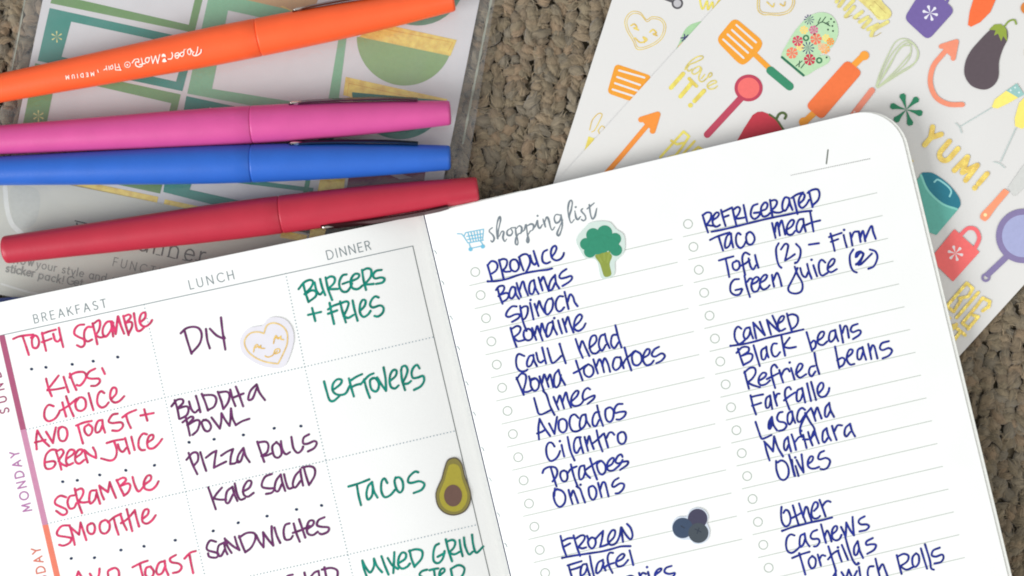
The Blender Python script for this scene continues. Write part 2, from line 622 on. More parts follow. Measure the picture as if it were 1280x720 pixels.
cvr = page_solid("cover", -1, -14, 634, 2, TH+8, cz, 0.0007, cover_mat, rad=30, top_shift=lambda d: -min(9, max(0, (d-500)*.2)))
page_solid("cover", 1, -14, 603, 3, TH+8, lambda x, y: 0.0023, 0.0006, cover_mat, rad=40)

# gutter: sewn thread between the two facing pages
thread = mat("sewing_thread", (150, 165, 168), rough=0.8, var=0.2, scale=900)
for k in range(9):
    t = 45+k*82
    for s0, s1 in ((0, 5), (38, 43)):
        k_ = Ink(lambda x, y: z_right(x, y), 0.00025)
        x0, y0 = spine_x(268+(t+s0))+1.6, 268+(t+s0)
        x1, y1 = spine_x(268+(t+s1))+3.4, 268+(t+s1)
        if y1 > 760: break
        k_.stroke([(x0, y0), ((x0+x1)/2+0.6, (y0+y1)/2), (x1, y1)], 0.8)
        o = k_.build("stitch", thread); parent_keep(o, planner)


def on(page):
    zf = z_right if page is right_page else z_left
    return zf


def put(ink, name, material, page):
    o = ink.build(name, material)
    parent_keep(o, page)
    return o


grey_print = M((118, 130, 134)); faint = M((184, 192, 182)); dark_print = M((98, 104, 104))

# ---- right page: rules, circles, date line, title
for i in range(18):
    k_ = Ink(z_right, 0.00003)
    x0, y0 = 587+i*6.7, 357+i*28.85; x1, y1 = 840+i*6.72, 299+i*28.85
    if y0 > 760: break
    k_.stroke([(x0, y0), (x1, y1)], 0.9, wob=0)
    put(k_, "ruled_line", faint, right_page)
for i in range(17):
    k_ = Ink(z_right, 0.00003)
    x0, y0 = 854+i*6.7, 296+i*28.65; x1, y1 = 1096+i*6.85, 241+i*28.5
    k_.stroke([(x0, y0), (x1, y1)], 0.9, wob=0)
    put(k_, "ruled_line", faint, right_page)
circ = M((162, 174, 162))
for (cx, cy, n, dx, dy) in ((594, 340, 14, 6.72, 28.95), (860, 280, 16, 6.72, 28.65)):
    for i in range(n):
        k_ = Ink(z_right, 0.00003)
        x, y = cx+i*dx, cy+i*dy
        k_.stroke([(x+5.5*math.cos(a), y+5.5*math.sin(a)) for a in np.linspace(0, 2*math.pi, 25)[:-1]], 1.0, closed=True, curved=False, wob=0)
        put(k_, "check_circle", circ, right_page)
k_ = Ink(z_right, 0.00003)
for i in range(45):
    t = i/44
    k_.dot(989+98*t, 219-20.5*t, 0.6, n=8)
put(k_, "dotted_line", M((110, 114, 106)), right_page)
k_ = Ink(z_right, 0.00003); k_.stroke([(1035, 187.5), (1033, 204.5)], 1.9, wob=0)
put(k_, "printed_slash", M((120, 125, 118)), right_page)

f = T(570, 230, 6.4)
title = {
 "printed_title": "290,350 270,365 265,380 295,410 305,440 290,465 278,452|330,437 325,350 335,290 350,262 356,290 337,380 335,440|345,420 365,380 382,385 375,430 390,460 405,440|437,355 410,375 410,405 435,412 452,385 437,355 450,350 470,350|475,345 480,400 495,460 490,488 475,475 480,430 500,400|480,360 505,335 525,350 520,390 495,400|520,385 545,370 560,325 570,400 582,450 575,470 565,455 575,410 595,375|570,335 600,320 620,330 615,365 590,380|615,360 635,335 650,290 655,335 670,355 690,325|652,255|695,280 705,310 715,345|705,320 725,265 742,290 755,345 770,370 788,345|835,250 800,245 785,275 800,312 830,295 840,250|840,245 850,330 835,390 820,415 808,395 828,345 852,290|900,265 895,200 905,145 920,130 930,150 920,210 905,260 920,312 945,285|950,215 960,270 975,285 995,260|957,185|1012,198 1000,215 1030,250 1037,280 1020,295 1003,285|1065,165 1075,240 1090,280 1110,260 1125,195|1048,200 1105,152",
}
k_ = Ink(z_right)
for s_ in f(title["printed_title"]):
    if len(s_) == 1: k_.dot(s_[0][0], s_[0][1], 1.3)
    else: k_.stroke(s_, 2.0, wob=0.25, taper=0.35)
put(k_, "printed_title", M((118, 128, 136)), right_page)
k_ = Ink(z_right)
cart = "10,398 45,400 62,420 95,472 218,450|75,390 220,362 212,450|62,420 75,392|85,420 216,398|92,445 214,425|95,388 118,466|118,383 140,462|142,378 160,458|166,373 180,455|190,368 198,452|105,478 118,515 215,495|195,458 218,490"
for s_ in f(cart): k_.stroke(s_, 1.15, curved=False, wob=0)
for x, y in ((116, 522), (214, 500)):
    q = f("%d,%d" % (x, y))[0][0]; k_.dot(q[0], q[1], 2.6)
put(k_, "printed_cart", M((112, 186, 214)), right_page)

# ---- left page: header, border, bars, dotted grid
def put_lines(name, strokes, w, material, page, zf, **kw):
    k_ = Ink(zf, 0.00003)
    for s_ in strokes: k_.stroke(s_, w, **kw)
    return put(k_, name, material, page)


def along(p, q, n):
    return [(p[0]+(q[0]-p[0])*i/n, p[1]+(q[1]-p[1])*i/n) for i in range(n+1)]


put_lines("printed_line", [along((0, 419.5), (275, 360), 30)+along((275, 360), (516, 307.5), 40)[1:]], 1.0, grey_print, left_page, z_left, curved=False, wob=0)
put_lines("printed_line", [along((516, 307.5), (528, 360), 10)+along((528, 360), (569, 535), 20)[1:]+along((569, 535), (625, 775), 20)[1:]], 1.1, dark_print, left_page, z_left, curved=False, wob=0)


def dotted(p, q, n=None):
    L = math.hypot(q[0]-p[0], q[1]-p[1])
    n = n or int(L/4.25)
    k_ = Ink(z_left, 0.00003)
    for i in range(n+1):
        k_.dot(p[0]+(q[0]-p[0])*i/n, p[1]+(q[1]-p[1])*i/n, 0.78, n=8)
    put(k_, "dotted_line", M((132, 154, 164)), left_page)


dotted((180, 381), (206, 497)); dotted((206, 497), (232, 615)); dotted((232, 615), (267, 768))
dotted((357, 342), (381, 459)); dotted((381, 459), (407, 574.5)); dotted((407, 574.5), (434, 690)); dotted((434, 690), (452, 768))
for dx, dy in ((0, 0), (26.5, 117.5), (53, 235)):
    dotted((33+dx, 537+dy), (206+dx, 497+dy)); dotted((206+dx, 497+dy), (381+dx, 458.5+dy)); dotted((381+dx, 458.5+dy), (541+dx, 421.5+dy))
for rgb, p, q in (((166, 82, 114), (2, 419), (29, 537)), ((196, 134, 164), (29, 537), (56.5, 656)), ((226, 122, 98), (56.5, 656), (84, 775))):
    k_ = Ink(z_left, 0.00003)
    dx = 3.6
    k_.poly([(p[0]-dx, p[1]+0.8), (p[0]+dx, p[1]-0.8), (q[0]+dx, q[1]-0.8), (q[0]-dx, q[1]+0.8)])
    put(k_, "day_bar", M(rgb), left_page)
for s_, x0, y0, x1, y1, h, w in (("BREAKFAST", 43.5, 404, 133.5, 384, 10.4, 1.05), ("LUNCH", 238, 361.5, 293.5, 348.5, 11, 1.1), ("DINNER", 410, 324.5, 464.5, 311.5, 11, 1.15)):
    k_ = Ink(z_left, 0.00003)
    text(k_, s_, x0, y0, x1, y1, h, w)
    put(k_, "printed_caption", grey_print, left_page)
for s_, rgb, x0, y0, x1, y1 in (("SUNDAY", (150, 52, 96), 11.5, 515, -7, 433), ("MONDAY", (172, 106, 160), 39.5, 637.5, 22.5, 563), ("TUESDAY", (210, 112, 92), 66, 757, 49.5, 683.5)):
    k_ = Ink(z_left, 0.00003)
    text(k_, s_, x0, y0, x1, y1, 10.8, 1.75)
    put(k_, "printed_day_name", M(rgb), left_page)

# ------------------------------------------------------------------ handwriting
A_ = T(590, 300, 8); B_ = T(610, 350, 8); C_ = T(630, 400, 6.095); D_ = T(650, 470, 8); E_ = T(660, 530, 8); F_ = T(670, 570, 8); G_ = T(690, 630, 8)
H_ = T(870, 225, 8); I_ = T(890, 280, 5.805); J_ = T(900, 380, 5.805); K_ = T(920, 460, 8); L_ = T(930, 520, 8); M_ = T(960, 615, 8); N_ = T(980, 640, 5.818)
RIGHT = [
 (A_, "155,250 178,330 200,405|158,250 195,212 240,225 255,265 240,305 200,335|270,200 295,300 318,395|272,205 310,190 345,200 350,235 335,275 312,300|312,300 330,318 382,315|410,195 385,215 380,260 395,300 435,315 465,285 465,240 440,200 410,195|470,170 490,240 515,305|468,172 510,145 550,145 575,180 580,230 560,285 535,330|580,155 600,220 625,248 645,225|615,110 640,190 665,262|750,100 715,120 700,170 710,220 745,235 780,220|800,165 830,125 845,80 830,58 800,80 788,130 800,180 840,205 885,190 912,155 918,130"),
 (A_, "155,415 250,410 350,390 450,355 550,328 650,310 750,298 800,285|158,414"),
 (A_, "255,480 275,560 305,638|240,500 270,465 315,460 320,495 290,540 265,562|285,548 340,530 368,545 350,590 305,620|430,478 400,470 375,520 375,570 400,585 430,540 435,490|430,475 440,540 470,590|445,430 465,500 490,570|475,500 500,420 515,418 530,480 560,555|618,402 585,420 570,480 580,535 610,535 630,470|618,400 635,480 665,540|665,375 685,440 705,505|690,410 712,368 740,440 768,510|830,352 790,400 770,460 772,502 800,495 830,430|830,350 840,430 872,485|942,292 895,325 872,365 890,385 940,375 990,360 1000,385 970,420 905,460"),
 (B_, "285,265 240,265 195,310 180,355 210,370 270,345 315,345 305,380 240,420|320,260 345,400 385,510|325,290 360,265 395,270 395,330 370,385 345,395|420,230 437,310 455,395|425,200|465,240 485,300 505,360|488,290 510,210 530,260 565,325|640,190 600,195 570,260 575,330 600,345 640,290 650,220 635,180|750,165 710,165 680,215 680,280 705,315 735,305 760,275|765,120 785,205 805,290|795,220 820,145 850,170 865,220 895,262"),
 (B_, "225,480 252,580 285,670|235,490 290,460 325,480 310,530 255,575|255,575 300,612 362,600|400,490 365,505 355,550 370,590 405,605 440,580 440,520 410,490 380,495|440,480 460,540 482,600|470,540 490,460 510,510 545,605|520,540 537,435 560,500 590,560|645,420 600,440 580,520 590,570 625,540 650,460|645,410 660,480 690,545|700,405 718,470 740,535|662,382|745,390 765,455 785,520|770,450 797,370 820,440 855,525|870,460 920,410 940,365 915,345 880,380 860,440 865,490 905,510 950,480 975,435"),
 (C_, "155,275 110,260 92,300 98,360 125,390 160,390 178,378|225,270 195,275 175,320 180,355 205,345 225,300|222,265 230,310 250,352|245,250 260,310 280,325 300,310|290,210 305,270 320,332|330,215 350,285 368,328 400,310 435,275|423,183 445,255 470,330|423,183"),
 (C_, "545,145 570,220 600,290|575,220 595,160 620,210 650,275|650,215 690,180 705,150 695,118 665,130 650,190 665,245 700,255 735,225|768,110 735,125 722,190 745,235 775,190|768,105 780,160 805,215|862,112 825,120 815,180 840,215 872,170|848,40 870,130 895,210"),
 (C_, "95,440 120,500 150,570|95,452 130,410 165,420 165,470 145,545|145,548 180,548 218,530|240,445 205,465 205,505 230,540 260,520 265,475 240,445 210,450|190,430 203,480|270,430 285,485 303,540|290,480 305,415 322,455 340,510|330,460 350,415 363,460 375,510|413,382 385,420 380,490 400,515 425,480 432,420|415,380 430,430 465,495"),
 (C_, "548,310 570,380 598,460|530,405 570,385 610,355 640,338|640,338 610,370 615,415 650,435 680,405 675,360 645,338|680,300 697,355 715,408|705,350 725,300 745,330 762,398|748,350 765,292 790,330 808,395|885,285 845,290 828,350 850,382 885,355 893,310|885,283 900,330 912,368|918,210 945,310 970,385|905,340 930,295 960,270 990,240|1000,235 975,275 985,335 1020,345 1048,310 1040,260 1000,235|1060,290 1100,265 1110,230 1090,222 1065,260 1060,310 1085,345 1120,335 1140,310|1180,205 1145,225 1125,265 1150,280 1200,255 1225,275 1200,310 1160,330"),
 (D_, "140,220 170,330 185,375 215,385 260,365 310,340|230,150 265,190 300,300 345,390|335,210 360,275 385,335|370,270 395,195 415,245 440,325|425,260 458,165 480,240 510,315|520,250 570,200 585,155 560,150 520,200 510,260 530,295 570,300 610,280 635,245|700,135 675,120 640,150 625,205 640,240 690,215 745,195 735,230 675,280"),
 (D_, "195,430 183,530 190,635|195,430 245,520 300,600|170,575 215,560 255,535|290,475 318,530 345,580|345,580 355,500 370,410|420,430 390,450 387,520 405,555 435,565 465,530 465,460 435,430 405,435|585,420 545,385 505,410 495,480 520,545 565,555 610,535|655,385 615,400 595,480 610,530 650,490 662,420|655,385 667,450 700,505|790,360 750,370 725,430 730,490 760,500 790,440|770,295 795,400 830,500|890,315 855,340 855,410 875,452 905,458 930,420 935,350 905,315 880,318|1025,280 975,285 945,330 950,370 1000,360 1055,360 1045,400 1000,435 965,435"),
 (E_, "265,225 240,190 205,190 182,240 190,320 225,370 275,350 305,310 320,270|335,210 348,270 362,325|318,172|395,130 425,270 465,365|525,133 480,140 458,200 465,270 490,290 522,235|515,135 530,210 552,290|565,130 582,200 600,270|590,200 610,120 630,180 657,250|685,65 710,180 745,275|640,200 690,160 750,100|760,95 780,165 800,235|785,140 810,90 840,85 862,108|935,80 900,105 900,165 920,195 945,200 970,180 980,130 960,85 925,82"),
 (E_, "225,430 255,530 285,625|145,490 160,455 210,430 270,435 293,475 280,530 245,575|360,465 330,480 322,520 345,570 380,570 395,530 385,480 355,465|428,405 460,530 500,635|395,495 430,450 485,425|562,415 520,430 508,500 520,555 550,540 572,480|562,415 575,490 620,540|620,345 655,460 690,555|575,460 630,420 695,375|725,370 690,400 695,450 715,492 745,505 775,470 770,410 735,370 710,372|790,430 840,400 860,350 840,340 800,380 790,430 805,465 850,465 890,435 920,405 945,360|945,330 930,305 895,325 875,375 900,395 945,380 1000,375 990,410 920,460"),
 (F_, "215,330 180,360 178,420 200,480 240,510 285,470 292,400 260,350 205,332|188,325 183,400|325,340 343,410 365,480|350,400 370,345 395,400 420,470|405,305 440,330 465,400 490,465|445,288|565,300 528,320 535,400 570,440 600,400 600,340 570,300 540,308|620,270 637,340 655,410|640,340 665,265 690,270 725,405|825,220 780,250 760,295 780,310 840,275 880,285 870,330 830,370 795,375"),
 (G_, "85,320 110,430 145,525|100,375 160,345 215,340|125,425 180,395|215,315 245,420 280,520|240,345 290,315 325,320 320,360 265,430|265,430 300,445 340,435|395,335 360,370 372,425 405,445 435,400 430,350 400,335|350,320 368,365|435,350 470,310 510,270|510,270 500,350 480,430|480,430 530,415 560,400|565,390 620,330 630,270 600,265 565,320 560,380 590,410 640,390 675,320 690,235|690,235 700,310 710,380|695,235 740,310 785,355 805,310 785,240 750,200"),
 (G_, "100,540 200,520 300,505 400,490 500,475 600,450 690,425 785,422|102,540"),
 (G_, "165,610 177,660 197,725|155,615 220,595 295,572|185,660 240,645 290,625|345,600 305,610 285,670 290,720 330,690 350,640|345,600 360,660 378,720|378,520 395,620 420,725|505,560 460,590 440,660 450,695 490,660 515,590|508,558 515,620 535,665|610,490 575,490 555,540 570,620 605,690|520,640 560,610 620,590|640,580 700,550 725,510 700,500 655,540 640,590 660,625 710,615 745,580 760,560|775,465 795,540 812,610"),
 (G_, "700,760 760,725 800,720 830,745|870,690 890,750|880,725 905,690 940,700|960,680 975,740|950,632|1030,710 1085,670 1095,645 1060,655 1030,700 1040,745 1080,750|1195,620 1140,640 1125,680 1170,700 1228,690 1210,725 1160,745"),
 (H_, "65,350 95,450 120,525|68,352 110,325 150,335 145,390 105,450|105,450 150,457 190,460|170,400 215,370 230,335 205,325 175,360 165,420 185,465 215,465 238,450|250,300 272,385 295,460|255,325 310,300 360,275|270,375 325,355|365,290 385,380 405,460|370,300 415,270 440,290 425,340 385,385|385,385 430,385 490,375|475,250 492,335 510,415|615,240 570,260 550,310 550,360 580,390 620,370 650,325|580,330 625,325 645,320|650,310 700,290 715,245 690,225 655,265 650,320 670,365 715,355 740,330|740,200 752,290 765,375|745,210 790,200 810,225 790,270 750,305|750,305 790,325 840,325 880,305|930,182 890,175 865,230 865,290 890,310 920,265 935,220|930,185 940,240 965,300|975,180 995,260 1015,340|955,180 1010,145 1070,125|1030,240 1075,195 1085,150 1060,140 1030,190 1030,250 1060,280 1100,250 1130,200|1130,115 1148,195 1165,270|1115,130 1160,100 1215,95 1235,140 1220,200 1170,250"),
 (H_, "155,518 250,500 400,465 600,415 750,380 900,350 1050,320 1155,308"),
 (H_, "140,600 200,570 270,545 335,525|225,560 245,630 270,705|350,535 310,560 290,630 295,680 330,660 352,600|350,535 355,600 372,675|445,545 420,530 400,570 405,640 440,680 475,660 500,610|515,530 500,575 515,635 555,645 585,600 575,550 540,520 505,540"),
 (H_, "760,430 778,505 795,580|790,520 800,440 815,425 838,555|825,480 855,405 870,450 892,545|905,500 960,460 980,410 955,400 920,440 905,500 920,545 960,545 990,510|1072,390 1030,400 1005,460 1010,510 1040,520 1072,450|1072,388 1080,450 1097,515|1140,315 1155,400 1175,515|1100,450 1160,425 1240,405"),
 (I_, "50,265 100,250 155,235|98,250 112,315 125,385|180,268 150,285 155,325 180,335 200,310 195,275 175,266|272,222 240,208 220,240 225,300 240,370|205,305 245,285 272,262|265,250 280,310 300,330 318,300|312,225 322,270 337,318"),
 (I_, "483,140 465,180 470,250 485,300 503,318|500,185 530,145 552,155 545,200 530,265|530,265 565,245 600,220|610,145 640,180 640,230 620,275 602,286|703,150 775,140"),
 (I_, "850,95 880,85 940,65|860,70 875,130 890,195|862,130 915,110|955,80 965,125 978,168|958,43|1002,65 1010,110 1018,155|1012,100 1030,60 1060,55|1065,55 1078,130|1075,100 1095,50 1112,125|1110,110 1155,15 1170,60 1188,108"),
 (I_, "195,400 160,405 135,440 135,490 165,515 200,510 220,475|170,480 215,470|235,375 250,450 275,530|255,420 275,395 290,400|285,440 325,420 340,395 320,385 295,410 285,450 300,490 330,485 345,455|345,430 385,405 400,375 380,370 355,400 348,445 370,475 400,465 418,445|435,370 440,410 450,455|445,410 470,355 490,390 505,450"),
 (I_, "600,310 620,365 655,430 650,485 610,505 565,495 553,465 575,420 600,370 620,320|605,282|640,320 655,370 680,385 697,350|690,290 705,350 722,395|735,300 748,340 762,380|722,260|822,280 795,260 775,290 780,350 800,375 838,355|845,320 880,290 890,258 870,255 845,290 840,335 865,350 905,328"),
 (I_, "1025,185 1000,230 1005,300 1025,340 1050,352|1043,240 1050,210 1080,200 1095,225 1070,270 1045,295|1050,238 1075,210 1100,215 1085,255 1065,298|1045,290 1075,295 1110,265 1160,215|1145,185 1185,200 1200,245 1175,305 1135,325"),
 (J_, "155,180 130,165 108,195 108,250 135,290 160,280 180,262|215,170 185,180 170,225 185,255 210,230 220,190|215,170 225,210 240,250|240,135 250,190 262,250|245,140 290,190 325,228|288,130 305,175 325,225|340,115 355,170 370,222|345,120 390,165 430,200|380,85 405,140 430,200|425,140 455,120 465,90 445,90 425,120 420,170 440,195 472,180|485,70 500,130 522,200|490,85 525,75 560,90 565,130 545,165 515,185"),
 (J_, "75,305 200,285 350,245 480,215 540,200 605,185|77,304"),
 (J_, "130,325 150,390 170,445|120,355 160,315 205,315 205,345 160,375|160,375 205,360 235,370 225,410 175,440|243,300 265,375 288,450|335,312 300,340 305,400 325,400 340,360|335,310 340,350 352,388|412,288 385,290 372,330 385,375 410,380 435,350|445,230 455,290 472,375|505,245 475,285 460,310|460,310 500,320 550,312"),
 (J_, "628,205 650,280 668,340|655,290 680,265 695,285 690,315 668,335|705,270 745,240 755,205 730,205 710,240 712,285 745,298 778,272|835,190 800,205 790,255 805,275 830,250 840,210|835,188 843,230 858,270|870,155 882,220 893,280|888,210 905,160 920,165 935,245|998,145 960,160 948,190 965,205 1005,190 1022,200 1010,225 965,255"),
 (J_, "178,490 192,550 210,615|175,500 215,465 250,465 258,500 235,540 200,570|200,570 240,590 290,605|280,560 325,530 335,505 310,500 285,530 280,570 300,590 335,580 362,555|415,462 395,440 372,465 375,520 400,610|340,545 380,525 430,500|430,480 443,525 458,570|445,520 465,480 490,470 505,490|515,465 527,505 540,548|505,425|550,510 590,470 598,440 575,435 555,475 555,510 580,535 625,510|685,450 655,460 645,500 665,525 692,490|685,355 700,440 720,508"),
 (J_, "835,310 850,390 865,465|850,410 885,390 905,405 895,440 865,460|920,390 955,360 962,335 940,332 922,370 922,410 945,440 975,435|1035,315 1000,335 998,395 1020,400 1037,350|1033,313 1045,360 1060,405|1075,290 1087,345 1098,400|1090,340 1105,300 1120,310 1142,395|1225,270 1175,285 1160,320 1180,335 1225,320 1248,340 1225,375 1180,395"),
 (K_, "145,275 170,380 200,465|155,290 215,275 270,265|160,378 205,365 250,350|340,275 305,300 295,350 305,400 330,390 345,330|340,275 350,340 362,410|375,240 390,310 410,378|395,300 410,262 435,258|550,215 530,190 495,215 490,280 510,350 535,415|480,325 530,285 590,245|660,203 615,225 605,290 615,335 645,320 667,260|660,200 675,270 692,345|710,155 730,245 750,330|750,140 775,230 800,320|830,250 870,200 870,155 845,150 815,200 820,260 850,290 895,280 925,235 932,200"),
 (K_, "195,540 225,630 255,705 290,700 355,670|358,490 330,540 325,600 340,610 365,560|350,520 340,600|358,490 375,570 410,625|465,440 430,450 410,500 430,535 480,545 505,575 480,615 430,630|555,432 520,460 515,530 535,565 560,530 568,480|560,435 570,490 592,550|690,420 660,400 625,430 610,500 625,540 650,530 690,470 750,400|690,450 740,540 780,600 785,650 760,690|705,460 650,570 640,640 660,690|750,400 770,450 795,530|780,480 810,395 830,440 855,505|932,350 895,400 890,480 910,490 942,430|932,348 945,420 980,490"),
 (L_, "205,260 225,350 255,445|200,255 245,300 290,355|290,355 300,210|300,205 340,320 390,405|438,210 405,250 400,320 420,345 445,290|438,210 450,280 470,355|475,185 500,260 520,340|510,260 545,215 570,205|590,190 610,260 625,320|572,150|590,235 640,235|640,160 660,230 685,295|670,230 700,150 720,200 748,275|825,122 790,160 785,240 805,265 838,220|825,125 840,190 870,245|880,100 900,170 925,240|905,150 935,95 980,95|1060,78 1015,120 1005,180 1025,205 1062,160|1060,80 1080,150 1110,205"),
 (L_, "320,450 325,540 355,620 400,640 440,600 445,530 420,470 375,445 335,465|450,390 475,480 505,600|478,440 490,520 510,600|515,500 530,550 545,600|512,415|525,440 555,500 595,565|595,565 585,470 575,385|640,480 680,450 690,410 665,405 640,450 640,500 670,525 710,525 750,510|800,350 760,370 740,420 760,435 820,420 860,450 840,510 800,535 765,530"),
 (M_, "135,150 130,220 140,300 175,345 215,320 225,260 205,195 175,180 155,210|248,135 275,230 305,325|230,265 290,235 330,210|310,115 340,210 375,300|350,250 375,150 395,160 410,220 435,285|460,190 495,150 495,110 465,105 440,160 435,230 460,265 500,260 520,240|515,80 545,160 575,245|540,150 570,105 600,90 625,100"),
 (M_, "140,390 250,350 350,325 450,300 550,280 640,255|142,389"),
 (M_, "265,435 225,425 190,460 180,530 195,590 235,610 280,585 325,540|365,418 325,440 315,510 325,550 355,520 372,460|365,415 380,490 415,545|490,380 445,400 425,445 445,470 500,470 515,500 490,540 460,545|530,325 555,420 580,510|565,450 590,385 615,430 635,495|645,420 685,385 690,345 665,345 640,390 645,460 680,485 715,470 735,430|730,350 755,400 775,450|775,450 780,380 782,305|782,305 820,380 860,435|860,435 850,340 845,250|965,245 920,270 905,300 930,325 985,325 1010,345 980,380 915,395"),
 (N_, "60,335 120,310 185,290|110,300 132,375 155,455|205,320 182,345 180,375 200,410 225,395 230,345 205,320|245,310 257,350 268,390|255,350 275,315 300,320|322,250 350,340 378,430|320,345 360,300 395,280|395,290 407,328 420,362|392,258|420,240 443,295 465,348|445,180 470,270 500,350 525,382 545,375|535,212 510,260 512,310 530,310 547,260|537,215 550,280 575,335|645,190 600,215 600,240 635,235 668,240 655,275 605,305"),
 (N_, "375,425 378,475|350,480 375,440|418,438 450,490|450,490 470,420|470,420 500,490|500,490 530,430|545,400 557,480|540,372|650,395 620,400 608,440 615,490|665,340 680,405 697,475|685,430 715,380 735,420 757,480"),
 (N_, "820,315 837,385 855,450|825,325 870,305 905,320 895,360 845,395|845,395 890,420 940,400|960,300 935,330 935,380 955,400 980,370 980,320 960,300|995,265 1017,340 1040,412|1025,235 1060,350 1070,410 1090,420|1132,260 1085,280 1075,315 1105,325 1150,310 1160,335 1140,365 1095,375"),
]
P_ = T(0, 380, 6.4); Q_ = T(20, 450, 6.4); R_ = T(20, 500, 6.4); S_ = T(50, 590, 5.54); T_ = T(200, 380, 6.4); U_ = T(200, 475, 5.76); V_ = T(220, 570, 4.8)
W_ = T(360, 325, 8); X_ = T(390, 440, 8); Y_ = T(420, 570, 7.11); Z_ = T(440, 650, 6.4)
PINK, PLUM, TEAL = (208, 62, 104), (104, 50, 98), (24, 132, 116)
